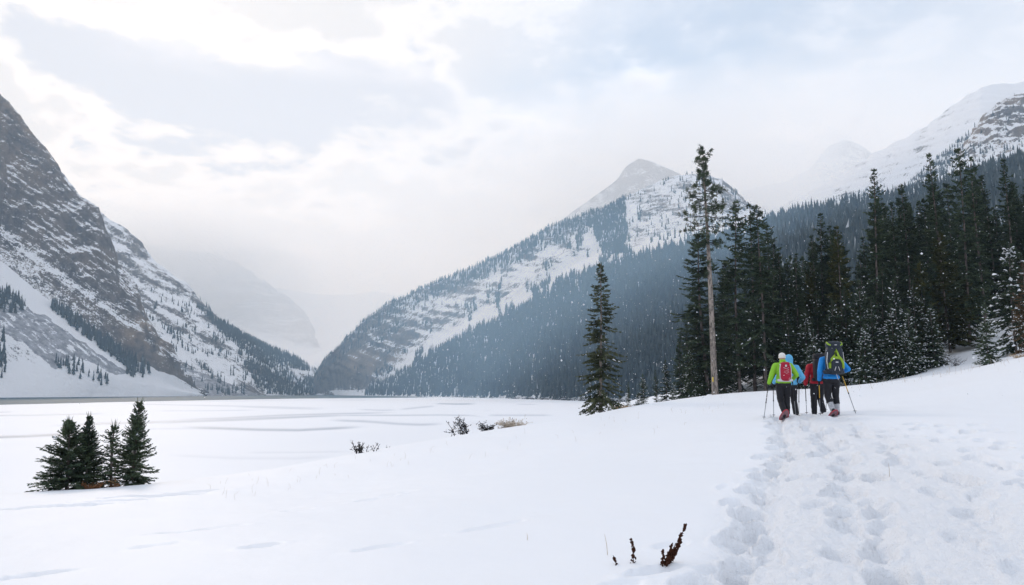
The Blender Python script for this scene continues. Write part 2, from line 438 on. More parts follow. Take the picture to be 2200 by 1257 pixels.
def ground_z(X, Y):
    X = np.asarray(X, float); Y = np.asarray(Y, float)
    z = base_z(X, Y)
    near = sstep(np.hypot(X, Y), 60, 25)
    z = z + near * (0.085 * fbm(X * .22, Y * .22, 0 * X, 3) + 0.020 * fbm(X * 1.1 + Y * .3, Y * .7, 0 * X + 4, 3))
    m = trail_mask(X, Y)
    if np.any(m > 0.001):
        ii = m > 0.001
        x, y = X[ii], Y[ii]
        c_, s_ = math.cos(.36), math.sin(.36); u_ = x * c_ - y * s_; v_ = x * s_ + y * c_
        q = 0.045 * fbm(u_ * 1.7, v_ * .5, 0 * x + 1, 3) + 0.034 * fbm(u_ * 5.0, v_ * 3.4, 0 * x + 2, 4, ridged=True) + 0.038 * np.abs(fbm(x * 11, y * 11, 0 * x + 3, 3))
        dz = np.zeros_like(z); w_ = (x - trail_left(y)) / (trail_right(y) - trail_left(y)) + .03 * fbm(x * 1.2, y * .8, 0 * x + 12, 2)
        q = q - .075 * np.exp(-((w_ - .09) / .06) ** 2) - .06 * np.exp(-((w_ - .37) / .07) ** 2) - .035 * np.exp(-((w_ - .66) / .05) ** 2)
        dz[ii] = m[ii] * (q - 0.05)
        z = z + dz
    for (fx, fy, h, L, W, D) in _prints:
        d = (np.abs(X - fx) < L + .1) & (np.abs(Y - fy) < L + .1)
        if not d.any(): continue
        dx, dy = X[d] - fx, Y[d] - fy
        c, s = math.cos(h), math.sin(h)
        u = (dx * c + dy * s) / (W * .62); v = (-dx * s + dy * c) / (L * .56)
        r = np.sqrt(u * u + v * v) 
        r = r + .22 * fbm(X[d] * 7, Y[d] * 6, 0 * dx + 5, 2)
        z[d] += -D * sstep(r, 1.05, .78) + 0.28 * D * np.exp(-((r - 1.25) / .2) ** 2)
    return z
def trail_mask(X, Y):
    e = 0.22 * fbm(X * .9, Y * .9, 0 * X + 8, 3)
    l, r = trail_left(Y) + e, trail_right(Y) + 2 * e
    m = sstep(X, l - .3, l + .3) * (1 - 0.75 * sstep((X - l) / (r - l), .62, 1.05)) * sstep(X, r + .9, r - .3)
    return m * sstep(Y, 26, 21) * sstep(Y, -6, 0)
def gpt(px, Y):
    """ground point under photo column px at distance Y"""
    py = 850.0
    for _ in range(6):
        p = P(px, py, Y); z = float(ground_z(np.array([p[0]]), np.array([Y]))[0]); p[2] = z
        _, py = proj(p)
    return p

def build_ground():
    front = np.radians(np.linspace(-40, 42, 540))
    rest = np.radians(np.linspace(42, 320, 90))[1:-1]
    ang = np.concatenate([front, rest])
    rad = np.concatenate([[0.5, 1.2, 2.0, 2.8], np.geomspace(3.4, 75, 530), np.geomspace(75, 330, 45)[1:]])
    A, R = np.meshgrid(ang, rad)
    X, Y = R * np.sin(A), R * np.cos(A)
    Z = ground_z(X, Y)
    nr, na = A.shape
    V = np.stack([X, Y, Z], -1).reshape(-1, 3)
    i = np.arange(nr - 1)[:, None] * na; j = np.arange(na)[None]; j2 = (j + 1) % na
    F = np.stack([i + j, i + j2, i + na + j2, i + na + j], -1).reshape(-1, 4)
    keep = (V[F][:, :, 2].max(1) > LAKE - 0.9)
    F = F[keep][:, ::-1]
    c = len(V); V = np.vstack([V, [0, 0, float(ground_z(np.zeros(1), np.zeros(1))[0])]])
    cap = np.stack([np.full(na, c), np.arange(na), (np.arange(na) + 1) % na], -1)[:, ::-1]
    me = mesh_np('snow_ground', V, [F, cap], True, [M_SNOW])
    attr(me, 'trail', np.concatenate([trail_mask(X, Y).ravel(), [0]]))
    tag(link('snow_ground', me), kind='structure')
build_ground()

# ------------------------------------------------------------------ lake
def build_lake():
    me = mesh_np('lake_water', [(-4000, -300, LAKE - .35), (3000, -300, LAKE - .35), (3000, 4000, LAKE - .35), (-4000, 4000, LAKE - .35)], np.array([[0, 1, 2, 3]]), False, [M_WATER])
    tag(link('lake_water', me), kind='structure')
    # snow-covered ice: polar grid, its far left edge stops at open water
    pxs = np.linspace(-900, 2300, 320)
    edge_py = np.interp(pxs, [-900, -400, 0, 300, 500, 640, 780, 900, 960], [884, 877, 869.5, 862.5, 858.6, 856.2, 855.2, 854.0, 852.5])
    far = 6.15 * FPX / (edge_py - 843.0)
    far = far + (1500 - far) * sstep(pxs, 930, 1090)
    far += 14 * fbm(pxs * .02, 0 * pxs, 0 * pxs, 3)
    t = np.linspace(0, 1, 360)
    near = 24.0
    Y = near * (far[None] / near) ** t[:, None]
    X = (pxs[None] - CX) / FPX * (Y * CP + 0 * Y) * 1.0 
    V = np.stack([X, Y, np.full_like(X, LAKE)], -1)
    sl = np.zeros(X.shape)
    px, py = proj(V)
    wob = 1.2 * fbm(X * .03, Y * .012, 0 * X, 3)
    # dark refrozen slush lines: photo polylines -> places on the ice
    for line, w, a in [([(-60, 942), (60, 938), (130, 934), (200, 929)], 2.6, .85), ([(90, 916), (220, 911), (330, 908), (440, 904), (560, 899), (700, 894), (800, 891)], 2.2, .6),
                    ([(310, 910), (430, 906), (540, 902), (640, 897), (720, 893)], 1.8, .55), ([(360, 903), (480, 899), (600, 893), (700, 890), (800, 888), (860, 886)], 1.8, .5),
                    ([(380, 919), (470, 921), (560, 924), (640, 925), (700, 922), (760, 919), (790, 917)], 2.6, .75), ([(700, 903), (780, 906), (850, 911), (900, 913), (960, 911)], 2.4, .5),
                    ([(700, 892), (760, 893), (860, 893), (940, 892), (1010, 893), (1050, 898)], 1.4, .5), ([(860, 880), (900, 876), (935, 873)], 1.6, .4), ([(770, 880), (820, 882), (850, 881)], 1.5, .35),
                    ([(935, 867.5), (980, 868.5), (1020, 868)], 1.0, 1.0), ([(1040, 883), (1100, 879), (1160, 877), (1190, 879), (1150, 887), (1050, 893)], 1.8, .38), ([(-50, 894), (60, 893), (140, 891), (230, 889)], 1.4, .5),
                    ([(250, 867), (400, 871), (520, 873), (640, 876), (720, 878)], 1.2, .35), ([(500, 874), (600, 877), (700, 880)], 1.1, .4), ([(330, 883), (450, 883), (560, 881)], 1.0, .3), ([(-60, 886), (0, 886), (30, 885)], 1.2, .4),
                    ([(350, 978), (500, 985), (640, 985), (720, 980)], 3.0, .12), ([(520, 973), (640, 972), (760, 970)], 2.0, .14), ([(200, 928), (330, 922), (450, 921)], 1.6, .2), ([(1110, 868.5), (1150, 869.5)], .8, .4)]:
        lx, ly = np.array(line, float).T
        yc = np.interp(px, lx, ly)
        ends = sstep(px, lx.min() - 4, lx.min() + .18 * (lx.max() - lx.min())) * sstep(px, lx.max() + 4, lx.max() - .18 * (lx.max() - lx.min()))
        d = (py - yc + wob * w * .5)
        d = np.where(d > 0, d / (w * .7), -d / (w * 1.3))
        sl = np.maximum(sl, a * ends * np.exp(-d * d))
    sl = np.maximum(sl, .16 * sstep(fbm(X * .012 + 3, Y * .004, 0 * X, 4), .18, .5))
    nr, na = X.shape
    i = np.arange(nr - 1)[:, None] * na; j = np.arange(na - 1)[None]
    F = np.stack([i + j, i + j + 1, i + na + j + 1, i + na + j], -1).reshape(-1, 4)
    V = V.reshape(-1, 3)
    # ice edge has thickness
    last = np.arange(na) + (nr - 1) * na
    low = V[last] - [0, 0, .3]; b0 = len(V); V = np.vstack([V, low])
    sk = np.stack([last[:-1], last[1:], b0 + np.arange(1, na), b0 + np.arange(na - 1)], -1)
    me = mesh_np('lake_ice', V, [F, sk], False, [M_ICE])
    attr(me, 'slush', np.concatenate([sl.ravel(), np.zeros(na)]))
    tag(link('lake_ice', me), kind='structure')
build_lake()

# ------------------------------------------------------------------ mountains
def crom(Q, n):
    """resample rows of control values Q (m,k) smoothly to n"""
    m = len(Q); t = np.linspace(0, m - 1, n); i = np.clip(t.astype(int), 0, m - 2); f = (t - i)[:, None]
    g = lambda a: Q[np.clip(a, 0, m - 1)]
    p0, p1, p2, p3 = g(i - 1), g(i), g(i + 1), g(i + 2)
    return .5 * (2 * p1 + (p2 - p0) * f + (2 * p0 - 5 * p1 + 4 * p2 - p3) * f ** 2 + (3 * p1 - p0 - 3 * p2 + p3) * f ** 3)
def lin(Q, n):
    Q = np.asarray(Q, float); d = np.linalg.norm(np.diff(Q[:, :2], axis=0) if Q.shape[1] > 1 else np.diff(Q, axis=0), axis=1)
    s = np.concatenate([[0], np.cumsum(d)]); t = np.linspace(0, s[-1], n)
    return np.stack([np.interp(t, s, Q[:, c]) for c in range(Q.shape[1])], -1)
PATCH = {}
def shore(*pts): return np.array([[(px - CX) / FPX * Y * 1.0, Y, LAKE - 3.0] for px, Y in pts])
def rowpx(*pts): return np.array([P(*p) for p in pts])
def patch(name, rows, nu, nv, amp, freq, mat, back=500.0, strata=(0.0, 0.0), terrace=0.0, seed=0.0, jag=None, vw=None, snowfn=None, aniso=1.0, stscale=1.0):
    """rows: list of 3-D polylines from the foot to the crest; a back slope is added"""
    R = [lin(r, nu) for r in rows]
    bk = R[-1].copy(); bk[:, 1] += back; bk[:, 0] *= (1 + back / R[-1][:, 1]); bk[:, 2] = np.maximum(LAKE - 20, bk[:, 2] - back * .9)
    nrow = len(R)
    R = np.array(R)                                   # rows,nu,3
    w = vw or [1] * (nrow - 1)
    seg = np.concatenate([np.full(max(2, int(nv * a / sum(w))), k) for k, a in enumerate(w)])
    V = []
    for k in range(nrow - 1):
        cnt = (seg == k).sum()
        tt = np.arange(cnt) / cnt
        p0, p1, p2, p3 = R[max(k - 1, 0)], R[k], R[k + 1], R[min(k + 2, nrow - 1)]
        for f in tt:
            cr = .5 * (2 * p1 + (p2 - p0) * f + (2 * p0 - 5 * p1 + 4 * p2 - p3) * f ** 2 + (3 * p1 - p0 - 3 * p2 + p3) * f ** 3)
            li = p1 * (1 - f) + p2 * f
            V.append(.5 * cr + .5 * li)
    V.append(R[-1]); nc = len(V)
    for f in (.04, .12, .3, .6, 1.0): V.append(R[-1] * (1 - f) + bk * f)
    V = np.array(V); nr = len(V)
    du = np.gradient(V, axis=1); dv = np.gradient(V, axis=0)
    N = np.cross(du, dv); N /= np.linalg.norm(N, axis=-1)[..., None] + 1e-9
    X, Y, Z = V[..., 0] * freq, V[..., 1] * freq, V[..., 2] * freq / aniso
    vv = np.linspace(0, 1, nr)[:, None] * np.ones((1, nu))
    a = amp if np.isscalar(amp) else np.interp(np.arange(nr) / (nc - 1) * (nrow - 1), np.arange(nrow), amp)[:, None]
    n = fbm(X + seed, Y, Z, 7, 2.0, .54, ridged=True) * .65 + fbm(X * .7 + seed, Y * .7, Z * .7, 5) * .6
    st = V[..., 2] + strata[0] * V[..., 0] + strata[1] * V[..., 1] + 9 * fbm(X * .5, Y * .5, Z * .5 + 3, 3)
    D = a * n
    if terrace: 
        tr = (st / terrace) % 1.0; big = (st / (terrace * 3.3)) % 1.0
        D = D + np.clip(a / (np.max(a) + 1e-9), 0, 1) * (terrace * .34 * (sstep(tr, 0, .75) - tr * 1.0) + terrace * .8 * (sstep(big, 0, .6) - big))
    fade = np.ones((nr, nu)); fade[0] = .15
    V = V + N * (D * fade)[..., None]
    V[..., 2] += 0.25 * a * fade * n * 0 
    i = np.arange(nr - 1)[:, None] * nu; j = np.arange(nu - 1)[None]
    F = np.stack([i + j, i + j + 1, i + nu + j + 1, i + nu + j], -1).reshape(-1, 4)
    me = mesh_np(name, V.reshape(-1, 3), F, True, [mat])
    px, py = proj(V)
    sn, wm, sc = snowfn(V, px, py, vv) if snowfn else (0, 0, 0)
    o = np.ones((nr, nu))
    attr(me, 'snowb', (sn * o).ravel()); attr(me, 'warm', (wm * o).ravel()); attr(me, 'scree', (sc * o).ravel()); attr(me, 'strata', st.ravel() * stscale)
    PATCH[name] = (V, nc)
    tag(link(name, me), kind='structure')
def inpoly(px, py, poly):
    r = np.zeros(np.shape(px), bool); q = np.array(poly, float); n = len(q)
    for a in range(n):
        x1, y1 = q[a]; x2, y2 = q[(a + 1) % n]
        c = ((y1 > py) != (y2 > py)) & (px < (x2 - x1) * (py - y1) / (y2 - y1 + 1e-12) + x1)
        r ^= c
    return r

def fnA(V, px, py, v):
    tal = np.interp(px, [-300, 0, 100, 200, 280, 312, 340, 372, 400, 440], [380, 560, 642, 722, 776, 780, 798, 806, 822, 845])
    below = sstep(py - tal + 4 * fbm(px * .05, py * .05, 0 * px, 3), -5, 5)
    n = fbm(px * .02 + py * .022, (py - .78 * px) * .12, 0 * px, 4)
    band = (py - tal)
    sc = below * sstep(band + 26 * fbm(px * .02, py * .02, 0 * px + 2, 3), 45, 75) * sstep(py + 14 * fbm(px * .03, py * .03, 0 * px, 3), 830 - .12 * np.clip(px, 0, 300), 770 - .1 * np.clip(px, 0, 300)) * sstep(px, 290, 240)
    jx = 10 * fbm(px * .03, py * .03, 0 * px + 3, 3); jy = 10 * fbm(px * .03, py * .03, 0 * px + 6, 3)
    sc = np.maximum(sc * .5, 1.0 * inpoly(px + jx, py + jy, [(-300, 560), (0, 648), (60, 664), (110, 690), (200, 752), (292, 808), (235, 802), (165, 768), (120, 792), (60, 748), (0, 705), (-300, 640)])) * below
    s = np.where(below > .5, .75 - 1.25 * sc * (.85 + .9 * n), 0.06 - .12 * sstep(py, 480, 250))
    s = s + np.where(below < .5, .22 * sstep(np.abs(py - np.interp(px, [0, 100, 200, 300, 360], [495, 572, 640, 712, 770])), 16, 3), 0)
    w = np.where(below < .5, .24 + .75 * sstep(py, 420, 250) * sstep(px, -50, 60) + .8 * sstep(np.hypot((px - 310) / 60, (py - 720) / 60), 1.2, .4), 0)
    return s, np.clip(w, 0, 1), sc
patch('mountain_left', [
    shore((-420, 640), (-200, 800), (0, 1000), (200, 1160), (440, 1400)),
    rowpx((-420, 720, 740), (-200, 745, 900), (0, 770, 1070), (200, 800, 1190), (330, 832, 1300), (438, 849, 1402)),
    rowpx((-420, 330, 900), (-200, 450, 1050), (0, 560, 1240), (100, 642, 1250), (200, 722, 1265), (310, 800, 1310), (385, 836, 1370), (440, 851, 1410)),
    rowpx((-420, 150, 960), (-200, 320, 1100), (0, 470, 1290), (100, 555, 1300), (200, 630, 1310), (300, 715, 1330), (368, 790, 1370), (441, 851, 1412)),
    rowpx((-420, -60, 1040), (-200, 60, 1200), (0, 208, 1400), (50, 262, 1400), (100, 330, 1400), (150, 402, 1390), (190, 436, 1390), (212, 446, 1390), (232, 505, 1390), (250, 565, 1385), (288, 612, 1380), (298, 655, 1370), (335, 722, 1365), (368, 742, 1370), (371, 795, 1380), (402, 822, 1395), (442, 852, 1414)),
], 350, 360, [0.5, 1.5, 3, 20, 11], .019, M_ROCK, 450, (.73, 0), 3.5, 1.0, vw=[.7, .9, .7, 1.5], snowfn=fnA, aniso=2.2)

def fnB(V, px, py, v):
    n = fbm(px * .012 + 3, (py - .55 * px) * .05, 0 * px, 4)
    fan = inpoly(px, py, [(372, 780), (430, 800), (560, 850), (440, 855), (372, 830)])
    sc = np.where(fan, .9, 0)
    s = .02 + .85 * n - .45 * fan
    return s, .1, sc
patch('mountain_left_far', [
    shore((300, 1500), (440, 1480), (560, 1680), (690, 1880)),
    rowpx((240, 760, 1620), (400, 800, 1620), (540, 815, 1750), (640, 828, 1860), (690, 842, 1900)),
    rowpx((150, 560, 1780), (300, 660, 1780), (420, 725, 1800), (560, 775, 1850), (650, 808, 1900), (692, 838, 1920)),
    rowpx((60, 300, 2000), (180, 430, 2000), (230, 476, 2000), (262, 492, 2000), (300, 525, 2000), (330, 560, 2000), (372, 598, 2000), (395, 612, 2000), (420, 640, 2000), (440, 662, 2000), (470, 692, 2000), (560, 742, 2000), (620, 770, 2000), (660, 788, 1980), (694, 812, 1960)),
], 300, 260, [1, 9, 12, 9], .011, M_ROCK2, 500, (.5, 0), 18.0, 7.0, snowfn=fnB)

ETOP = ([640, 780, 850, 1000, 1080, 1130, 1200, 1330, 1480, 1600, 1750], [860, 852, 803, 715, 682, 660, 606, 566, 522, 500, 482])
def etop(px): return np.interp(px, *ETOP)
def fnD(V, px, py, v):
    up = sstep(etop(px) - py, -8, 12)
    n = fbm(px * .02, py * .03, 0 * px + 5, 4)
    s = .10 + .5 * n + .25 * sstep(etop(px) - py, 60, 10) * up
    w = np.clip(.25 + .9 * sstep(np.hypot((px - 800) / 80, (py - 780) / 35), 1.2, .4) + .5 * sstep(py, 520, 420) * sstep(px, 1380, 1450), 0, 1)
    s = s - .16 * sstep(px, 1320, 1390) * up
    return s * up + .35 * (1 - up), w, 0
patch('mountain_right', [
    shore((660, 1900), (720, 1800), (780, 1600), (880, 1250), (1000, 960), (1120, 740), (1250, 580), (1400, 470), (1600, 400), (1800, 360)),
    rowpx((664, 850, 1900), (720, 838, 1800), (790, 838, 1640), (860, 785, 1500), (1000, 706, 1330), (1130, 650, 1230), (1200, 592, 1180), (1330, 550, 1130), (1480, 508, 1080), (1600, 488, 1050), (1800, 460, 1000)),
    rowpx((668, 838, 1890), (715, 805, 1810), (770, 765, 1700), (850, 730, 1600), (1000, 662, 1480), (1130, 610, 1390), (1210, 552, 1340), (1330, 510, 1340), (1480, 465, 1340), (1600, 470, 1400), (1800, 480, 1500)),
    rowpx((672, 832, 1890), (680, 806, 1870), (700, 774, 1820), (740, 737, 1760), (780, 694, 1730), (830, 659, 1700), (900, 624, 1670), (1000, 584, 1630), (1100, 539, 1580), (1200, 483, 1540), (1290, 453, 1560), (1340, 428, 1640), (1390, 403, 1700), (1450, 380, 1700), (1500, 375, 1700), (1550, 386, 1700), (1592, 424, 1740), (1640, 480, 1800), (1800, 520, 1800)),
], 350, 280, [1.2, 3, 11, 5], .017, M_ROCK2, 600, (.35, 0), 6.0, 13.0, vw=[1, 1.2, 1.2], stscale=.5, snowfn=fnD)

patch('peak_right', [
    rowpx((1050, 640, 2500), (1250, 600, 2500), (1450, 600, 2500), (1700, 620, 2500)),
    rowpx((1080, 560, 2650), (1250, 500, 2650), (1400, 450, 2650), (1700, 520, 2650)),
    rowpx((1100, 545, 2800), (1200, 478, 2800), (1260, 434, 2800), (1300, 405, 2800), (1326, 386, 2800), (1347, 356, 2800), (1372, 340, 2800), (1400, 347, 2800), (1440, 364, 2800), (1500, 395, 2800), (1700, 470, 2800)),
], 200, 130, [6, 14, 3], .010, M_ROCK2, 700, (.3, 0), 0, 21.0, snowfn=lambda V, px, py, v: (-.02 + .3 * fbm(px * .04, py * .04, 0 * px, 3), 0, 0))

patch('hill_right', [
    np.array([[75, 235, -6.0], [95, 235, 5], [135, 230, 22], [220, 220, 50]]),
    rowpx((1500, 760, 480), (1680, 630, 500), (1900, 560, 480), (2200, 500, 450), (2600, 400, 420)),
    rowpx((1560, 560, 950), (1650, 488, 920), (1750, 462, 900), (1900, 440, 860), (2000, 420, 840), (2100, 386, 800), (2200, 354, 780), (2600, 250, 720)),
], 150, 110, [1, 5, 4], .02, M_ROCK2, 400, (0, 0), 0, 31.0, snowfn=lambda V, px, py, v: (.45, 0, 0))

def fnH(V, px, py, v):
    return .24 + .5 * fbm(px * .02, py * .02 + px * .01, 0 * px, 4), .2, 0
patch('ridge_right', [
    rowpx((1450, 640, 1300), (1700, 600, 1300), (2000, 520, 1250), (2500, 420, 1200)),
    rowpx((1500, 540, 1800), (1700, 500, 1800), (1900, 420, 1750), (2100, 330, 1700), (2500, 260, 1600)),
    rowpx((1520, 520, 2300), (1600, 475, 2300), (1690, 442, 2300), (1800, 383, 2300), (1880, 333, 2300), (1980, 282, 2300), (2050, 228, 2300), (2110, 190, 2300), (2200, 179, 2300), (2500, 165, 2200)),
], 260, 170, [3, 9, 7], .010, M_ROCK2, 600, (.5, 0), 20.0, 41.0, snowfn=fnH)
patch('cliff_right', [
    rowpx((1990, 420, 1280), (2100, 380, 1260), (2200, 370, 1240), (2500, 340, 1150)),
    rowpx((2060, 345, 1400), (2110, 320, 1380), (2200, 300, 1360), (2500, 260, 1260)),
    rowpx((2075, 320, 1440), (2098, 272, 1440), (2118, 245, 1440), (2140, 224, 1440), (2170, 207, 1440), (2200, 200, 1440), (2500, 150, 1360)),
], 150, 110, [2, 17, 9], .030, M_ROCK2, 400, (.3, 0), 0, 51.0, stscale=.25, snowfn=lambda V, px, py, v: (.14 + .5 * fbm(px * .06, py * .06, 0 * px, 3), .8, 0))
patch('peak_far_right', [
    rowpx((1450, 560, 4300), (1700, 560, 4300), (2050, 560, 4300)),
    rowpx((1500, 460, 4700), (1700, 440, 4700), (1850, 420, 4700), (2050, 460, 4700)),
    rowpx((1520, 430, 5000), (1600, 408, 5000), (1690, 390, 5000), (1742, 362, 5000), (1780, 314, 5000), (1815, 299, 5000), (1850, 312, 5000), (1885, 340, 5000), (2050, 420, 5000)),
], 120, 80, [8, 20, 5], .005, M_ROCK2, 900, (.3, 0), 15.0, 61.0, snowfn=lambda V, px, py, v: (.2, 0, 0))
patch('peak_far_left', [
    rowpx((250, 800, 3500), (480, 790, 3500), (600, 770, 3500), (720, 800, 3500)),
    rowpx((250, 700, 4000), (430, 690, 4000), (560, 715, 3950), (650, 745, 3900), (700, 770, 3900)),
    rowpx((250, 620, 4150), (420, 600, 4150), (560, 640, 4150), (645, 700, 4150), (680, 750, 4150)),
    rowpx((150, 500, 4400), (300, 528, 4400), (400, 540, 4400), (455, 548, 4400), (500, 562, 4400), (520, 573, 4400), (552, 602, 4400), (585, 622, 4400), (625, 652, 4400), (662, 688, 4400), (674, 722, 4350), (684, 758, 4300)),
], 220, 150, [4, 12, 34, 26], .008, M_ROCK2, 900, (-.05, 0), 26.0, 71.0, snowfn=lambda V, px, py, v: (np.where(py > np.interp(px, [400, 520, 640, 680], [690, 715, 745, 750]), .8, -.15), 0, 0))
patch('glacier', [
    rowpx((560, 846, 2050), (680, 846, 2100), (860, 846, 2150)),
    rowpx((480, 800, 3000), (680, 796, 3000), (900, 790, 3000)),
    rowpx((420, 745, 4600), (680, 740, 4600), (900, 720, 4600), (1300, 720, 4600)),
    rowpx((420, 640, 5400), (600, 620, 5400), (720, 640, 5400), (800, 628, 5400), (900, 640, 5400), (1000, 650, 5400), (1300, 660, 5400)),
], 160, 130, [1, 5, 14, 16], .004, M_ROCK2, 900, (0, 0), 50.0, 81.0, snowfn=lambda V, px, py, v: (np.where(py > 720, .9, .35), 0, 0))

# ------------------------------------------------------------------ far forest
def far_tree_protos():
    out = []
    r = np.random.default_rng(77)
    for kv in range(6):
        V, F, S = [], [], []
        tiers = 4; sides = 5
        for t in range(tiers):
            z0 = .04 + .21 * t + r.uniform(-.02, .02); z1 = min(1, z0 + .37 + .02 * t)
            if t == tiers - 1: z1 = 1.0
            rad = (.158 - .032 * t) * r.uniform(.8, 1.2)
            b = len(V); a0 = r.uniform(0, 6)
            ox, oy = r.normal(0, .012, 2)
            for s in range(sides):
                a = a0 + s * 2 * math.pi / sides; q = rad * r.uniform(.6, 1.35)
                V.append((q * math.cos(a) + ox, q * math.sin(a) + oy, z0 + r.uniform(-.035, .03))); S.append(0)
            V.append((ox * .3, oy * .3, z1)); S.append(0)
            for s in range(sides): F.append((b + s, b + (s + 1) % sides, b + sides))
        out.append((np.array(V), np.array(F)))
    return out
FT = far_tree_protos()
def plant_forest(name, pname, density_fn, per_m2, hmin, hmax, label, seed, cap=16000, snow=.25, front_only=True):
    V, nc = PATCH[pname]; V = V[:nc + 1]
    r = np.random.default_rng(seed)
    a, b, c, d = V[:-1, :-1], V[:-1, 1:], V[1:, 1:], V[1:, :-1]
    # plan area: trees spread over the ground as seen from above, with some allowance for steepness
    cr = np.cross(c - a, d - b); area = (.35 * np.linalg.norm(cr, axis=-1) + .65 * np.abs(cr[..., 2])) * .5
    n = int(min(area.sum() * per_m2, 90000))
    idx = r.choice(area.size, n, p=(area / area.sum()).ravel())
    i, j = np.unravel_index(idx, area.shape)
    u, v = r.random(n)[:, None], r.random(n)[:, None]
    pts = (a[i, j] * (1 - u) + b[i, j] * u) * (1 - v) + (d[i, j] * (1 - u) + c[i, j] * u) * v
    px, py = proj(pts)
    dens = density_fn(pts, px, py)
    ok = (r.random(n) < dens) & (px > -160) & (px < 2360) & (pts[:, 2] > LAKE)
    pts = pts[ok]
    if len(pts) > cap: pts = pts[r.choice(len(pts), cap, replace=False)]
    n = len(pts)
    h = r.uniform(hmin, hmax, n) * np.interp(pts[:, 1], [500, 1000, 1700], [1.0, .85, .62]) * np.where(r.random(n) < .15, 1.2, 1.0)
    rot = r.uniform(0, 6.28, n); wid = h * r.uniform(.75, 1.15, n)
    kind = r.integers(0, len(FT), n)
    VV, FF, SS, off = [], [], [], 0
    clump = fbm(pts[:, 0] * .012, pts[:, 1] * .012, pts[:, 2] * .012, 3)
    for kk in range(len(FT)):
        s = kind == kk
        if not s.any(): continue
        pv, pf = FT[kk]; m = s.sum()
        cc, sn_ = np.cos(rot[s])[:, None], np.sin(rot[s])[:, None]
        x = (pv[None, :, 0] * cc - pv[None, :, 1] * sn_) * wid[s][:, None]
        y = (pv[None, :, 0] * sn_ + pv[None, :, 1] * cc) * wid[s][:, None]
        z = pv[None, :, 2] * h[s][:, None] - .6
        W = np.stack([x, y, z], -1) + pts[s][:, None]
        VV.append(W.reshape(-1, 3)); k_ = len(pv)
        FF.append((pf[None] + (np.arange(m) * k_)[:, None, None] + off).reshape(-1, 3)); off += m * k_
        sh = np.clip(.35 + .3 * clump[s] + r.normal(0, .17, m), 0, .75)[:, None] + r.normal(0, .06, (m, k_))
        sh = np.clip(sh, 0, .76)
        dust = r.random((m, k_)) < snow * np.clip(r.normal(1, .6, m), 0, 2)[:, None]
        sh = np.where(dust, r.uniform(.8, .95, (m, k_)), sh)
        SS.append(sh.ravel())
    me = mesh_np(name, np.concatenate(VV), np.concatenate(FF), False, [M_FAR])
    attr(me, 'shade', np.concatenate(SS))
    o = tag(link(name, me), label, 'forest', kind='stuff')
    print('FOREST', name, n)

def dA(p, px, py):
    d = np.zeros(len(p))
    d = np.maximum(d, inpoly(px, py, [(112, 652), (200, 712), (318, 792), (322, 806), (290, 800), (240, 768), (170, 715), (108, 664)]) * 1.0)
    d = np.maximum(d, inpoly(px, py, [(118, 778), (150, 775), (240, 815), (236, 830), (205, 828), (160, 812), (118, 792)]) * .22)
    d = np.maximum(d, inpoly(px, py, [(-30, 610), (30, 640), (58, 660), (50, 676), (10, 672), (-30, 668)]) * .35)
    d = np.maximum(d, inpoly(px, py, [(-80, 690), (10, 720), (14, 815), (-80, 820)]) * .3)
    d = np.maximum(d, inpoly(px, py, [(270, 790), (325, 800), (300, 815), (272, 806)]) * .3)
    return d
plant_forest('slope_forest', 'mountain_left', dA, .085, 15, 26, 'dark conifers in strips on the snowy talus under the cliff across the lake', 1, 6000, .05)
def dB(p, px, py):
    n = fbm(px * .02, (py - .6 * px) * .05, 0 * px + 1, 4)
    d = .22 * sstep(n, -.05, .25) * sstep(py, 600, 690)
    d = np.maximum(d, inpoly(px, py, [(425, 655), (470, 690), (560, 741), (640, 776), (690, 806), (690, 850), (640, 842), (600, 800), (530, 760), (470, 715)]) * 1.0)
    d = np.maximum(d, inpoly(px, py, [(505, 755), (560, 760), (690, 835), (690, 850), (560, 848), (540, 810)]) * 1.0 * (n > -.25))
    d = np.where(inpoly(px, py, [(612, 790), (675, 800), (676, 812), (640, 815)]), 0, d)
    return d
plant_forest('far_shore_forest', 'mountain_left_far', dB, .045, 15, 26, 'blue-grey conifer forest on the low spur where the lake ends', 2, 12000, .05)
RIDGE = ([672, 680, 700, 740, 780, 830, 900, 1000, 1100, 1200, 1290, 1340], [832, 806, 774, 737, 694, 659, 624, 584, 539, 483, 453, 428])
def dD(p, px, py):
    n = fbm(px * .014, py * .028, 0 * px + 1, 4); n2 = fbm(px * .05, py * .02, 0 * px + 7, 3)
    low = sstep(py - etop(px) + 14 * n2, -3, 4)
    rg = np.interp(px, *RIDGE)
    top = sstep(py - rg + 12 * n2, 42, 14) * (px < 1345)
    mid = .5 * sstep(n + .5 * n2, .12, .3) * sstep(px, 1420, 1330)
    bee = .14 * sstep(n2, .1, .4) * (px > 1330) * sstep(py, 470, 380) + .025 * (px > 1330)
    gul = inpoly(px, py, [(1268, 462), (1345, 470), (1350, 500), (1335, 548), (1295, 545), (1278, 510)]) * .9
    d = np.maximum.reduce([low, top, mid * (1 - low), bee * (1 - low), gul])
    d = np.where(inpoly(px, py, [(672, 842), (735, 815), (775, 832), (782, 850), (690, 852)]), .03, d)
    d = np.where(inpoly(px, py, [(1030, 610), (1048, 612), (1042, 700), (1026, 700)]), d * .2, d)
    return d
plant_forest('mountainside_forest', 'mountain_right', dD, .052, 10, 18.5, 'dense blue-grey conifer forest covering the mountainside right of the lake', 3, 36000, .05)
plant_forest('hillside_forest', 'hill_right', lambda p, px, py: 1.0 * (p[:, 1] > 270), .028, 13, 23, 'dense frosted conifer forest on the hillside behind the near trees', 4, 9000, .16)
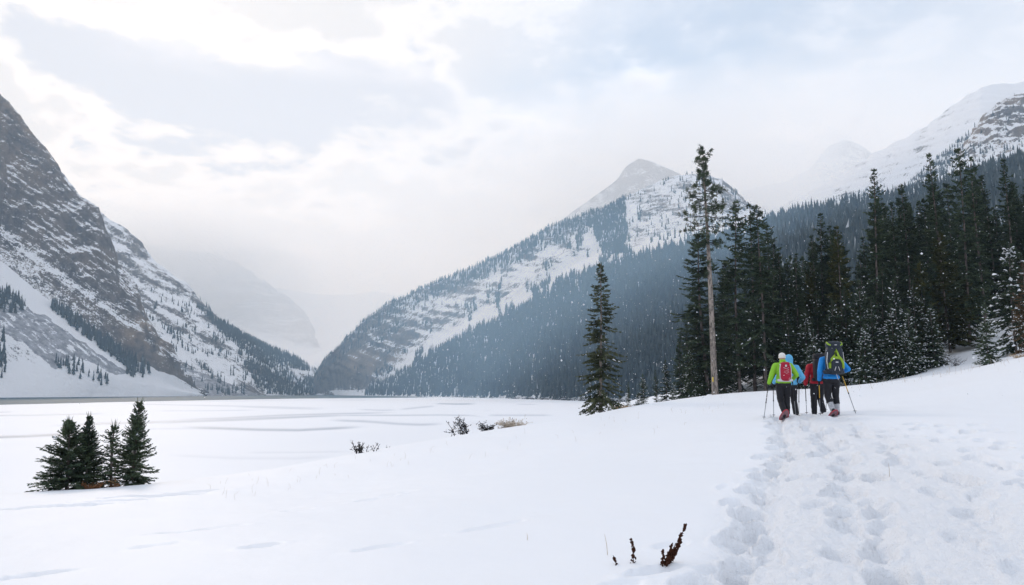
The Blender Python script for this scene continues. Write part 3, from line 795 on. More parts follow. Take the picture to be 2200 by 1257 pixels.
def dH(p, px, py):
    d = inpoly(px, py, [(1940, 405), (2000, 350), (2080, 288), (2105, 300), (2110, 350), (2000, 420)]) * .9
    d = np.maximum(d, inpoly(px, py, [(1780, 430), (1900, 400), (1900, 430), (1780, 440)]) * .4)
    return d
plant_forest('ridge_forest', 'ridge_right', dH, .02, 12, 20, 'hazy conifer forest on the lower flank of the snowy ridge', 5, 3000, .1)
plant_forest('cliff_trees', 'cliff_right', lambda p, px, py: np.where(py > 315, .5, .12), .012, 10, 17, 'scattered conifers on the brown cliff below the snowy ridge', 6, 1500, .1)

# ------------------------------------------------------------------ air: haze, and low snow cloud in the far valley
def vol_mat(name, col, dens, aniso=0.0):
    m = bpy.data.materials.new(name); m.use_nodes = True; t = m.node_tree; t.nodes.clear()
    o = t.nodes.new('ShaderNodeOutputMaterial'); v = t.nodes.new('ShaderNodeVolumePrincipled')
    v.inputs['Color'].default_value = (*col, 1); v.inputs['Density'].default_value = dens; v.inputs['Anisotropy'].default_value = aniso
    v.inputs['Absorption Color'].default_value = (1, 1, 1, 1)
    t.links.new(v.outputs[0], o.inputs['Volume'])
    return m
def build_air():
    x0, x1, y0, y1, z0, z1 = -3600, 4600, -400, 6700, -60, 2300
    V = [(x, y, z) for z in (z0, z1) for y in (y0, y1) for x in (x0, x1)]
    F = np.array([[0, 2, 3, 1], [4, 5, 7, 6], [0, 1, 5, 4], [1, 3, 7, 5], [3, 2, 6, 7], [2, 0, 4, 6]])
    me = mesh_np('haze', V, F, False, [vol_mat('haze_air', (0.56, 0.78, 1.0), HAZE, .3)])
    tag(link('haze', me), kind='stuff')
def cloud(px, py, Y, rx, ry, rz, dens, label, col=(0.985, 0.99, 1.0)):
    bm = bmesh.new(); bmesh.ops.create_icosphere(bm, subdivisions=4, radius=1.0)
    c = P(px, py, Y)
    for v in bm.verts:
        n = v.co.copy(); q = float(fbm(np.array(n.x * 1.3 + px), n.y * 1.3, n.z * 1.3, 3))
        s = 1 + .22 * q
        v.co = Vector((n.x * rx * s, n.y * ry * s, n.z * rz * s))
    me = bpy.data.meshes.new('low_cloud'); bm.to_mesh(me); bm.free()
    me.materials.append(vol_mat('cloud_air', col, dens, .5))
    o = link('low_cloud', me); o.location = c
    tag(o, label, 'cloud', kind='stuff')
HAZE = 1.5e-4
build_air()
def soft_cloud(px, py, Y, rx, ry, rz, dens, label, n=4, col=(0.985, 0.99, 1.0)):
    for k_ in range(n):                      # nested veils, so that the cloud thins out towards its edge
        f = 1.0 - .2 * k_
        cloud(px + 17 * k_, py, Y, rx * f, ry * (1 - .1 * k_), rz * f, dens / n, label, col)
soft_cloud(560, 650, 2950, 1500, 620, 470, 1.5e-3, 'pale snow cloud filling the head of the valley beyond the lake')
soft_cloud(1450, 400, 2220, 900, 330, 330, 1.7e-3, 'thin cloud trailing behind the rounded summit above the forest', 3)
soft_cloud(1300, 650, 780, 380, 200, 150, 1.5e-3, 'faint blue snow mist hanging over the mountainside forest', 3, (.42, .70, 1.0))
soft_cloud(335, 535, 3250, 560, 260, 260, 3.2e-3, 'cloud hiding the shoulder of the far peak', 3)
soft_cloud(1780, 330, 3600, 1300, 600, 480, .5e-3, 'pale cloud in the gap before the faint far peak', 3)

# ------------------------------------------------------------------ conifers
def tube(path, radii, sides=7):
    path = np.asarray(path, float); n = len(path)
    T = np.gradient(path, axis=0); T /= np.linalg.norm(T, axis=1)[:, None] + 1e-9
    ref = np.where(np.abs(T[:, 2:3]) > .9, [[1., 0, 0]], [[0, 0, 1.]])
    U = np.cross(T, ref); U /= np.linalg.norm(U, axis=1)[:, None] + 1e-9
    W = np.cross(T, U)
    a = np.linspace(0, 2 * np.pi, sides, endpoint=False)
    V = path[:, None] + np.asarray(radii)[:, None, None] * (np.cos(a)[None, :, None] * U[:, None] + np.sin(a)[None, :, None] * W[:, None])
    i = np.arange(n - 1)[:, None] * sides; j = np.arange(sides)[None]; j2 = (j + 1) % sides
    F = np.stack([i + j, i + j2, i + sides + j2, i + sides + j], -1).reshape(-1, 4)
    return V.reshape(-1, 3), F
class Acc:
    def __init__(s): s.V = []; s.F = {3: [], 4: []}; s.n = 0
    def add(s, V, F):
        F = np.asarray(F); s.V.append(np.asarray(V, float)); s.F[F.shape[1]].append(F + s.n); s.n += len(V)
    def mesh(s, name, mat, smooth=False):
        Fs = [np.concatenate(f) for f in s.F.values() if f]
        return mesh_np(name, np.concatenate(s.V), Fs, smooth, [mat])
def unit(v): return v / (np.linalg.norm(v, axis=-1, keepdims=True) + 1e-9)
def blades(acc, B, D, L, W, N):
    """leaf-shaped quads: base B, direction D, length L, half width W, surface normal N"""
    S = unit(np.cross(D, N)); mid = B + D * (L * .45)[:, None]
    V = np.stack([B, mid + S * W[:, None], B + D * L[:, None], mid - S * W[:, None]], 1).reshape(-1, 3)
    acc.add(V, np.arange(len(B) * 4).reshape(-1, 4))
def lumps(acc, C, D, L, W, H, r):
    """small irregular snow pads lying along a bough"""
    n = len(C); up = np.array([0, 0, 1.0])
    S = unit(np.cross(D, up[None].repeat(n, 0)))
    j = lambda: r.uniform(.7, 1.3, n)[:, None]
    a, b = C - D * L[:, None] * .5 * j(), C + D * L[:, None] * .5 * j()
    c, d = C + S * W[:, None] * j(), C - S * W[:, None] * j()
    t1 = C - D * L[:, None] * .2 + up * (H[:, None] * j()); t2 = C + D * L[:, None] * .2 + up * (H[:, None] * j())
    V = np.stack([a, c, b, d, t1, t2], 1).reshape(-1, 3)
    f = np.array([[0, 3, 4], [0, 4, 1], [1, 5, 2], [2, 5, 3], [1, 4, 5], [3, 5, 4]])
    acc.add(V, (f[None] + (np.arange(n) * 6)[:, None, None]).reshape(-1, 3))

def conifer(name, seed, H, R, clear=.05, per_m=13, tw_sp=.10, tw_len=.42, bw=.035, snow=.0, prof=.85, up=.25, droop=.55, gap=0.0, trunk_r=None, lean=0.0,
            needle=M_NEEDLE, bark=M_BARK, snow_low=.6, irregular=.25, hang=.35, snow_sz=1.0, open_top=0.0):
    r = np.random.default_rng(seed)
    tr = trunk_r or H * .0075
    zs = np.linspace(-.3, H, 16); 
    bx = lean * (np.clip(zs, 0, H) / H) ** 1.2 * H + .012 * H * np.sin(zs / H * 3 + seed); by = .008 * H * np.sin(zs / H * 4 + seed * 2)
    bx -= bx[0]; by -= by[0]
    rr = tr * (1 - np.clip(zs / H, 0, 1)) ** .85 + .012
    rr[0] *= 1.35
    trunk = Acc(); trunk.add(*tube(np.stack([bx, by, zs], 1), rr, 9))
    crown, sn = Acc(), Acc()
    nb = int((H * (1 - clear)) * per_m * 1.35); bw = bw * 1.45
    f = np.sort(r.random(nb) ** .92)
    z = H * (clear + (1 - clear) * f) * .992
    fr = (z / H - clear) / (1 - clear)
    L = 1.18 * R * (1 - fr) ** prof * (1 - irregular + 2 * irregular * r.random(nb)) * (1 - .45 * sstep(fr, .12, 0)) + .07 + .03 * H / 15
    # uneven crown: gaps and bulges by azimuth
    az = r.uniform(0, 2 * np.pi, nb)
    L *= 1 + irregular * .9 * np.sin(az * 2 + z * 1.7 + seed) * np.sin(z * 2.3 + seed * 3)
    if gap:
        gn = fbm(z * .9 + seed, np.cos(az) * .8, np.sin(az) * .8, 2)
        k = gn > -0.5 + gap * .9
        z, L, az, fr = z[k], L[k], az[k], fr[k]; nb = len(z)
    e = up * (.4 + 1.6 * fr) + r.normal(0, .12, nb) - .25 * (1 - fr)
    ox, oy = np.interp(z, zs, bx), np.interp(z, zs, by)
    for q in range(nb):
        l = L[q]
        hd = np.array([math.cos(az[q]), math.sin(az[q]), 0]); sd = np.array([-hd[1], hd[0], 0])
        def pos(t):
            t = np.asarray(t)[:, None]
            h = l * (t - .08 * t * t); zz = l * (e[q] * t - droop * (1 - .7 * fr[q]) * t ** 2 + droop * .55 * t ** 3)
            return np.array([ox[q], oy[q], z[q]]) + hd * h + np.array([0, 0, 1.]) * zz
        nt = max(6, int(1.5 * l / tw_sp)) * 2
        t = .04 + .96 * np.sort(r.random(nt)) ** .85
        if open_top and fr[q] > .0: t = .35 + .65 * np.sort(r.random(nt)) ** .6
        Bp = pos(t); tang = unit(pos(np.minimum(t + .05, 1.1)) - Bp)
        side = np.where(np.arange(nt) % 2 == 0, 1, -1)
        ang = r.uniform(.45, 1.15, nt)
        D = unit(tang * np.cos(ang)[:, None] + sd * (side * np.sin(ang))[:, None] + np.array([0, 0, 1.]) * (r.normal(-.08, .22, nt) - hang * (r.random(nt) < .35))[:, None])
        ll = tw_len * (1.1 - .55 * t) * r.uniform(.55, 1.2, nt) * min(1, .35 + l / 1.4)
        N = unit(np.array([0, 0, 1.]) + r.normal(0, .55, (nt, 3)))
        blades(crown, Bp, D, ll, np.full(nt, bw) * r.uniform(.7, 1.4, nt), N)
        # bough itself
        tt = np.array([.0, .35, .7, 1.0]); pp = pos(tt)
        dd = pp[1:] - pp[:-1]; ln = np.linalg.norm(dd, axis=1)
        blades(crown, pp[:-1], unit(dd), ln * 1.15, np.full(3, bw * .8), unit(np.array([0, 0, 1.]) + r.normal(0, .2, (3, 3))))
        if snow and l > .3 and r.random() < snow * (1 if fr[q] < snow_low else .35):
            ns = max(1, int(l * 1.6)); ts = r.uniform(.45, 1.0, ns)
            c = pos(ts); tg = unit(pos(np.minimum(ts + .05, 1.1)) - c)
            c = c + sd * r.normal(0, .10 * l, ns)[:, None] + [0, 0, .02]
            lumps(sn, c, tg, r.uniform(.12, .34, ns) * snow_sz, r.uniform(.05, .11, ns) * snow_sz, r.uniform(.03, .08, ns) * snow_sz, r)
    # leader
    tp = np.array([[bx[-1], by[-1], H * .985]]).repeat(5, 0)
    blades(crown, tp - [0, 0, .15], unit(np.array([0, 0, 1.]) + r.normal(0, .25, (5, 3))), np.full(5, .45), np.full(5, bw), r.normal(0, 1, (5, 3)))
    root = empty(name)
    link('trunk', trunk.mesh('trunk', bark, True), root)
    link('crown', crown.mesh('crown', needle), root)
    if sn.V: link('bough_snow', sn.mesh('bough_snow', M_TSNOW), root)['kind'] = 'stuff'
    root['_H'] = H
    return root
PROTO = {}
_used = set()
def place_tree(kind, px, Y, top=None, h=None, label='', cat='tree', group=None, rz=None, sx=1.0, needle=None, sink=.15):
    p = gpt(px, Y)
    src = PROTO[kind]
    H = src['_H']
    if top is not None:
        h = P(px, top, Y)[2] - p[2]
    s = h / H
    if kind in _used: o = copy_tree(src)
    else: o = src; _used.add(kind)
    o.location = (p[0], p[1], p[2] - sink); o.scale = (s * sx, s * sx, s)
    o.rotation_euler = (0, 0, rz if rz is not None else random.uniform(0, 6.28))
    tag(o, label, cat, group)
    return o

PROTO['lone'] = conifer('spruce_tree', 101, 10.0, 1.15, .02, 24, .09, .36, .028, .05, .62, .05, .5, .25, .10, 0, M_NEEDLE_LONE, M_BARK_PALE, irregular=.30)
PROTO['dense1'] = conifer('spruce_tree', 102, 16.0, 1.75, .03, 15, .10, .42, .036, .05, .72, .12, .6, .15)
PROTO['dense2'] = conifer('spruce_tree', 103, 16.0, 1.6, .05, 15, .10, .42, .036, .07, .62, .10, .6, .25, irregular=.35)
PROTO['dense3'] = conifer('spruce_tree', 104, 16.0, 2.0, .02, 15, .10, .45, .038, .20, .85, .12, .65, .15, irregular=.30, snow_sz=1.2)
PROTO['narrow1'] = conifer('spruce_tree', 105, 16.0, 1.15, .04, 15, .09, .36, .034, .06, .60, .15, .6, .2, irregular=.35)
PROTO['narrow2'] = conifer('spruce_tree', 106, 16.0, 1.3, .10, 14, .09, .38, .034, .05, .5, .15, .55, .45, irregular=.4)
PROTO['highcrown'] = conifer('spruce_tree', 107, 17.0, 1.75, .17, 15, .10, .42, .036, .03, .62, .08, .6, .22, .14, 0, M_NEEDLE, M_BARK, irregular=.35)
PROTO['snowy1'] = conifer('snowy_spruce', 108, 7.0, 1.35, .02, 20, .08, .34, .030, .75, .85, .12, .6, .1, snow_low=.95, snow_sz=1.15)
PROTO['snowy2'] = conifer('snowy_spruce', 109, 9.0, 1.5, .02, 18, .09, .36, .032, .60, .80, .10, .6, .15, snow_low=.95, snow_sz=1.2)
PROTO['heavy'] = conifer('snowy_spruce', 110, 8.0, 1.9, .02, 15, .09, .38, .034, .95, .8, .05, .7, .1, snow_low=1.0, snow_sz=1.6)
PROTO['olive1'] = conifer('pine_tree', 111, 9.0, 1.5, .06, 17, .09, .38, .034, .03, .75, .35, .45, .1, needle=M_NEEDLE_OLIVE)
PROTO['olive2'] = conifer('pine_tree', 112, 12.0, 1.5, .05, 15, .09, .38, .034, .03, .8, .25, .5, .2, needle=M_NEEDLE_OLIVE)
PROTO['brown'] = conifer('spruce_tree', 113, 9.0, 1.6, .05, 15, .09, .36, .03, .25, .8, .1, .6, .35, needle=M_NEEDLE_BROWN)
PROTO['fir_wide'] = conifer('young_fir', 114, 2.5, .98, .0, 120, .036, .22, .012, .08, .95, .42, .30, .30, .045, 0, needle=M_NEEDLE, irregular=.42, hang=.1)
PROTO['fir_slim'] = conifer('young_fir', 115, 2.6, .66, .0, 115, .036, .21, .012, .05, .95, .40, .32, .12, .042, 0, needle=M_NEEDLE, irregular=.25, hang=.1)
PROTO['fir_spindly'] = conifer('young_fir', 116, 1.9, .5, .0, 75, .04, .18, .012, .03, .85, .35, .3, .35, .03, 0, needle=M_NEEDLE, irregular=.35, hang=.1)

# --- the tall bare-stemmed pine: long trunk, loose clumped crown near the top only
def tall_pine():
    r = np.random.default_rng(200)
    base = gpt(1537, 60.0); topz = P(1512, 314, 60.0)
    H = topz[2] - base[2]; dx = topz[0] - base[0]
    root = empty('tall_pine', (base[0], base[1], base[2] - .2))
    zs = np.linspace(0, H, 26); f = zs / H
    bx = dx * f + .10 * np.sin(f * 5) * f; by = .1 * np.sin(f * 4)
    tk = Acc(); rad = .235 * (1 - f) ** .8 + .02; rad[0] *= 1.25
    tk.add(*tube(np.stack([bx, by, zs], 1), rad, 10))
    crown = Acc(); limbs = Acc()
    zz = np.concatenate([np.sort(r.uniform(.61, .93, 64)), np.sort(r.uniform(.93, .995, 9)), r.uniform(.45, .655, 16)]) * H
    for z in zz:
        t = z / H
        R = np.interp(t, [.45, .60, .63, .70, .78, .82, .86, .90, .945, .96, .99], [.5, .5, 1.4, 2.3, 2.0, 1.6, .9, .75, .8, .7, .25]) * r.uniform(.5, 1.1)
        a = r.uniform(0, 2 * np.pi)
        if .86 < t < .93 and math.cos(a) > .2: R *= .35
        hd = np.array([math.cos(a), math.sin(a), 0])
        o = np.array([np.interp(z, zs, bx), np.interp(z, zs, by), z])
        tt = np.linspace(0, 1, 6)
        el = np.interp(t, [.65, .85, 1], [-.35, -.05, .8]) + r.normal(0, .15)
        pth = o + hd * (R * tt)[:, None] + np.array([0, 0, 1.]) * (R * (el * tt + .28 * tt ** 2))[:, None] + r.normal(0, .03, (6, 3)) * tt[:, None]
        limbs.add(*tube(pth, np.linspace(.030, .010, 6), 4))
        # side shoots with rounded needle tufts at their ends
        ntf = r.integers(4, 9) if t > .60 else r.integers(1, 3)
        for q in range(ntf):
            ts = r.uniform(.4, 1.0); i = int(ts * 5); b = pth[min(i, 5)]
            d = unit(hd * .8 + r.normal(0, .55, 3) + [0, 0, .15]); l = r.uniform(.12, .36) * (.6 + .5 * R)
            tip = b + d * l
            limbs.add(*tube(np.stack([b, b + d * l * .5 + r.normal(0, .02, 3), tip]), [.010, .008, .006], 3))
            n = 26
            dd = unit(d * .8 + r.normal(0, .6, (n, 3)))
            blades(crown, tip + r.normal(0, .05, (n, 3)) - d * r.uniform(0, .16, n)[:, None], dd, r.uniform(.10, .21, n), np.full(n, .022), r.normal(0, 1, (n, 3)))
    # dead stubs on the lower stem
    for z in r.uniform(.10, .62, 60) * H:
        a = r.uniform(0, 6.28); o = np.array([np.interp(z, zs, bx), np.interp(z, zs, by), z]); l = r.uniform(.2, .7)
        limbs.add(*tube(np.stack([o, o + np.array([math.cos(a), math.sin(a), r.uniform(-.5, .1)]) * l]), [.02, .006], 4))
    link('trunk', tk.mesh('trunk', M_BARK_PALE, True), root)
    link('limbs', limbs.mesh('limbs', M_TWIG), root)['kind'] = 'stuff'
    link('crown', crown.mesh('crown', M_NEEDLE), root)
    tag(root, 'tallest pine, long bare pale trunk and sparse clumped crown above the other trees', 'tree')
    # trail blaze
    p = P(1532, 815, 59.7)
    bm = bmesh.new(); bmesh.ops.create_cube(bm, size=1)
    for v in bm.verts: v.co = Vector((v.co.x * .10, v.co.y * .03, v.co.z * .34))
    bmesh.ops.bevel(bm, geom=bm.edges[:], offset=.012, segments=2, affect='EDGES')
    me = bpy.data.meshes.new('trail_marker'); bm.to_mesh(me); bm.free()
    o = link('trail_marker', me, None, mat_plain('marker_yellow', (.75, .55, .08), .5, .3, .06, 20)); o.location = (p[0], base[1] - .22, p[2])
    tag(o, 'small yellow trail marker fixed to the bare trunk of the tallest pine', 'marker')
tall_pine()

LABK = {'dense1': 'full dark spruce', 'dense2': 'uneven dark spruce', 'dense3': 'broad dark spruce with a little snow'}
place_tree('lone', 1291, 46.0, 561, label='slim spruce standing alone by the lake with orange grass at its foot', rz=1.0, sx=1.05)
# trees around the tall pine
place_tree('dense2', 1524, 63.0, 495, label='dense dark spruce directly behind the bare trunk of the tallest pine', sx=1.55, rz=.4)
place_tree('highcrown', 1592, 63.0, 424, label='tall spruce with bare lower trunk, next to the tallest pine', rz=2.0)
place_tree('narrow2', 1622, 66.0, 432, label='slender spruce with pale trunk squeezed between two taller spruces', rz=.3)
place_tree('highcrown', 1645, 62.0, 434, label='tall dark spruce with bare foot behind the hiker in green', rz=4.2, sx=1.05)
place_tree('dense1', 1560, 70.0, 560, label='dark spruce filling the gap beside the tallest pine', sx=1.1)
for px, Y, top in ((1502, 65, 640), (1560, 66, 690), (1590, 68, 650), (1620, 67, 700), (1660, 66, 640), (1680, 68, 600), (1640, 70, 660), (1520, 68, 730), (1500, 74, 600), (1470, 78, 700), (1575, 80, 560), (1635, 78, 540), (1668, 72, 520), (1610, 76, 600), (1655, 84, 480), (1545, 84, 620)):
    kd = random.choice(['dense1', 'dense3', 'dense2']); lab = LABK[kd] + (' low' if top > 620 else ' high') + ' in the thicket behind the tallest pine'
    place_tree(kd, px, Y, top, label=lab, group=lab, sx=1.15)
# saplings on the lake side of the crest
for px, Y, top, kd in ((1350, 56, 815, 'narrow1'), (1385, 60, 800, 'snowy2'), (1410, 64, 790, 'narrow1'), (1436, 66, 770, 'snowy2'), (1465, 64, 725, 'dense1'), (1330, 52, 845, 'snowy1'), (1490, 62, 740, 'snowy2'), (1448, 58, 815, 'snowy1'), (1372, 58, 840, 'snowy1'), (1478, 68, 690, 'narrow1')):
    lab = {'narrow1': 'thin bare-looking sapling', 'snowy1': 'short snowy sapling', 'snowy2': 'taller snowy sapling', 'dense1': 'full dark young spruce'}[kd] + ' between the lone spruce and the tallest pine'
    place_tree(kd, px, Y, top, label=lab, group='saplings between the lone spruce and the tall pine')

# named tall ones of the wood
for px, Y, top, kd, sx, lab in (
    (1692, 64, 538, 'dense1', 1.0, 'mid-height spruce at the near edge of the wood, between the two hiker pairs'),
    (1780, 68, 455, 'narrow1', 1.1, 'narrow spruce rising behind the hiker in red'),
    (1890, 66, 358, 'narrow1', 1.0, 'tall spire-topped spruce standing clear above its neighbours with upturned top boughs'),
    (1958, 72, 392, 'highcrown', 1.0, 'spruce with visible grey trunk next to the spire-topped spruce'),
    (2030, 66, 322, 'narrow1', 1.0, 'very tall narrow spruce with a snow pad near its top'),
    (2083, 64, 316, 'dense2', .95, 'tall full spruce with snow in its top fork'),
    (2118, 70, 330, 'narrow2', 1.1, 'slender spruce right beside the tall full spruce'),
    (2180, 66, 335, 'narrow1', 1.0, 'dark spruce spire by the snow-laden conifer')):
    place_tree(kd, px, Y, top, label=lab, sx=sx)
place_tree('olive2', 1812, 64, 480, label='tall olive-green pine among dark spruces behind the hikers')
place_tree('olive2', 1760, 66, 560, label='lower olive-green pine behind the hiker in red', sx=1.1)
place_tree('olive1', 2042, 62, 497, label='bushy olive-green pine above the snowy clearing', sx=1.25)
place_tree('olive1', 1985, 60, 560, label='lower olive-green pine left in the shade of the bushy one', sx=1.0)
place_tree('snowy1', 2122, 47.5, 648, label='small snow-dusted spruce alone in the snowy clearing', rz=1.2, sx=1.0)
place_tree('heavy', 2185, 52, 520, label='conifer with boughs weighed down by thick snow beside the clearing', rz=.5, sx=1.05)
place_tree('brown', 2212, 46, 560, label='brownish snow-flecked conifer at the end of the snowbank', rz=.5)
place_tree('heavy', 2255, 56, 430, label='tall conifer with snow-laden boughs behind the brownish one', rz=2.5)
# front row, snow-flecked
for px, Y, top, kd in ((1700, 60, 640, 'dense3'), (1735, 60, 660, 'snowy2'), (1718, 64, 560, 'dense3'), (1765, 62, 620, 'dense3'), (1790, 60, 640, 'snowy2'), (1822, 60, 610, 'dense3'), (1850, 59, 600, 'snowy2'),
                      (1878, 58, 640, 'snowy2'), (1905, 60, 560, 'dense3'), (1925, 56, 650, 'snowy1'), (1938, 58, 600, 'snowy2'), (1962, 56, 660, 'snowy1'), (1975, 58, 600, 'snowy2'), (1995, 60, 570, 'dense3'), (2010, 57, 650, 'snowy1'), (1860, 56.5, 690, 'snowy1'), (1752, 58, 705, 'snowy1'), (1950, 55, 700, 'snowy1')):
    place_tree(kd, px, Y, top, label={'dense3': 'broad spruce with a little snow, in the front row of the wood behind the hikers', 'snowy1': 'short snow-speckled spruce at the foot of the wood behind the hikers', 'snowy2': 'mid-height snow-speckled spruce in the front row of the wood'}[kd], group=kd.rstrip('123') + ' front row spruces', sx=1.12)
_r2 = random.Random(9)
TOPS = ([1660, 1700, 1760, 1800, 1850, 1890, 1930, 1980, 2030, 2080, 2130, 2200, 2300], [520, 540, 500, 475, 500, 420, 410, 430, 370, 345, 370, 370, 340])
for k_ in range(90):
    px = _r2.uniform(1665, 2330); Y = _r2.uniform(66, 105)
    lim = np.interp(px, *TOPS)
    top = lim + _r2.uniform(5, 130) * (1 if _r2.random() < .8 else .2)
    z = gpt(px, Y)[2]; hh = P(px, top, Y)[2] - z
    if hh < 6: continue
    if hh > 23: top += 0; hh = 23 - _r2.uniform(0, 3)
    if 2000 < px < 2170 and Y < 76: continue
    kd = _r2.choice(['dense1', 'dense2', 'dense3', 'narrow1', 'narrow2', 'dense1', 'dense3'])
    lab = {'dense1': 'full dark spruce', 'dense2': 'uneven dark spruce', 'dense3': 'broad dark spruce', 'narrow1': 'narrow dark spruce', 'narrow2': 'slender gappy spruce'}[kd]
    wh = 'behind the hiker pairs' if px < 1850 else ('left of the clearing' if px < 2000 else 'above the clearing')
    wh = {'behind the hiker pairs': 'directly behind the hikers', 'left of the clearing': 'around the spire-topped spruce', 'above the clearing': 'on the slope over the snowy clearing'}[wh]
    place_tree(kd, px, Y, None, hh, label=lab + ' deep in the wood ' + wh, group=lab + 's deep in the wood ' + wh, sx=_r2.uniform(.95, 1.25))
for px, Y in ((2075, 76), (2110, 78), (2140, 74), (2160, 80), (2060, 80), (2095, 84), (2020, 72), (2180, 78)):
    kd = _r2.choice(['dense1', 'dense3', 'dense2'])
    place_tree(kd, px, Y, None, _r2.uniform(10, 14.5), label=LABK[kd] + ' at the top edge of the snowy clearing', group='spruces above the clearing', sx=1.15)

# young firs on the lake bank
place_tree('fir_wide', 142, 24.0, 902, label='bushy wide young fir on the lake bank', rz=.6, sink=.05, sx=1.18)
place_tree('fir_slim', 182, 24.3, 893, label='young fir whose thin tip rises out of the bushy wide fir', rz=2.6, sink=.05, sx=.95)
place_tree('fir_slim', 284, 25.0, 862, label='slim upright young fir, tallest of those on the lake bank', rz=4.1, sink=.05, sx=.86)
place_tree('fir_spindly', 240, 24.6, 912, label='spindly young fir between the bushy and the slim one', rz=1.1, sink=.05, sx=1.15)
for k_, o in PROTO.items():
    if k_ not in _used:
        for ch in list(o.children): bpy.data.objects.remove(ch)
        bpy.data.objects.remove(o)
for o in scene.objects:
    if '_H' in o: del o['_H']

# ------------------------------------------------------------------ hikers
def superq(rx, ry, rz, e1=.35, e2=.35, nu=28, nv=16):
    u = np.linspace(0, 2 * np.pi, nu, endpoint=False); v = np.linspace(-np.pi / 2, np.pi / 2, nv)
    sp = lambda w, e: np.sign(w) * np.abs(w) ** e
    U, Vv = np.meshgrid(u, v)
    X = rx * sp(np.cos(Vv), e1) * sp(np.cos(U), e2); Y = ry * sp(np.cos(Vv), e1) * sp(np.sin(U), e2); Z = rz * sp(np.sin(Vv), e1)
    V = np.stack([X, Y, Z], -1).reshape(-1, 3)
    i = np.arange(nv - 1)[:, None] * nu; j = np.arange(nu)[None]; j2 = (j + 1) % nu
    return V, np.stack([i + j, i + j2, i + nu + j2, i + nu + j], -1).reshape(-1, 4)
def piece(name, VF, mat, parent, loc=(0, 0, 0), rot=None, smooth=True):
    V, F = VF
    V = np.asarray(V, float)
    if rot is not None: V = V @ np.array(rot.to_3x3()).T
    o = link(name, mesh_np(name, V + np.asarray(loc, float), F, smooth, [mat]), parent)
    return o
def cap_tube(path, rad, sides=8):
    path = np.asarray(path, float); n = len(path)
    V, F = tube(path, rad, sides)
    V = np.vstack([V, path[0], path[-1]]); a = np.arange(sides); b = (a + 1) % sides
    c0 = np.stack([np.full(sides, len(V) - 2), b, a], -1); c1 = np.stack([np.full(sides, len(V) - 1), (n - 1) * sides + a, (n - 1) * sides + b], -1)
    return V, F, np.vstack([c0, c1])
def tubepart(name, path, rad, mat, parent, sides=8):
    V, F, C = cap_tube(path, rad, sides)
    return link(name, mesh_np(name, V, [F, C], True, [mat]), parent)

def person_body(name, prims, mats, parent, voxel=.011, seed=0):
    """prims: ('c', p0, r0, p1, r1, mat) tapered limbs or ('e', centre, radii, mat); fused into one continuous skin"""
    bm = bmesh.new()
    for q in prims:
        if q[0] == 'c':
            p0, p1 = Vector(q[1]), Vector(q[3]); d = p1 - p0; L = d.length
            for c, r in ((p0, q[2]), (p1, q[4])):
                bmesh.ops.create_icosphere(bm, subdivisions=3, radius=r, matrix=Matrix.Translation(c))
            if L > 1e-4:
                m = Matrix.Translation((p0 + p1) / 2) @ d.to_track_quat('Z', 'Y').to_matrix().to_4x4()
                bmesh.ops.create_cone(bm, cap_ends=True, segments=20, radius1=q[2], radius2=q[4], depth=L, matrix=m)
        else:
            bmesh.ops.create_icosphere(bm, subdivisions=3, radius=1.0, matrix=Matrix.Translation(q[1]) @ Matrix.Diagonal((*q[2], 1)))
    me = bpy.data.meshes.new('tmp'); bm.to_mesh(me); bm.free()
    t = bpy.data.objects.new('tmp', me); COL.objects.link(t)
    rm = t.modifiers.new('r', 'REMESH'); rm.mode = 'VOXEL'; rm.voxel_size = voxel
    sm = t.modifiers.new('s', 'SMOOTH'); sm.iterations = 3; sm.factor = .5
    dg = bpy.context.evaluated_depsgraph_get(); dg.update()
    out = bpy.data.meshes.new_from_object(t.evaluated_get(dg))
    bpy.data.objects.remove(t); bpy.data.meshes.remove(me)
    n = len(out.vertices); co = np.empty(n * 3, np.float32); out.vertices.foreach_get('co', co); co = co.reshape(-1, 3).astype(float)
    no = np.empty(n * 3, np.float32); out.vertices.foreach_get('normal', no); no = no.reshape(-1, 3)
    # which primitive each point belongs to
    D = []
    for q in prims:
        if q[0] == 'c':
            a, b = np.array(q[1]), np.array(q[3]); ab = b - a; t_ = np.clip(((co - a) @ ab) / (ab @ ab + 1e-9), 0, 1)
            D.append(np.linalg.norm(co - a - t_[:, None] * ab, axis=1) - (q[2] + (q[4] - q[2]) * t_))
        else:
            r = np.array(q[2]); D.append((np.linalg.norm((co - np.array(q[1])) / r, axis=1) - 1) * r.min())
    D = np.array(D)
    keys = list(mats); pm = np.array([keys.index(q[-1]) for q in prims])
    vm_ = pm[np.argmin(D, 0)]
    cloth = np.isin(vm_, [keys.index(k_) for k_ in keys if k_ in ('jacket', 'pants')])
    wr = fbm(co[:, 0] * 9 + seed, co[:, 1] * 9, co[:, 2] * 13, 3, ridged=True) * .007 + fbm(co[:, 0] * 4 + seed, co[:, 1] * 4, co[:, 2] * 6, 2) * .012
    co += no * (wr * cloth)[:, None]
    out.vertices.foreach_set('co', co.astype(np.float32).ravel())
    out.materials.clear()
    for k_ in keys: out.materials.append(mats[k_])
    nf = len(out.polygons); tot = np.empty(nf, np.int32); st = np.empty(nf, np.int32)
    out.polygons.foreach_get('loop_start', st)
    lv = np.empty(len(out.loops), np.int32); out.loops.foreach_get('vertex_index', lv)
    out.polygons.foreach_set('material_index', vm_[lv[st]].astype(np.int32))
    out.polygons.foreach_set('use_smooth', np.ones(nf, bool))
    out.update(); out.name = name
    return link(name, out, parent)

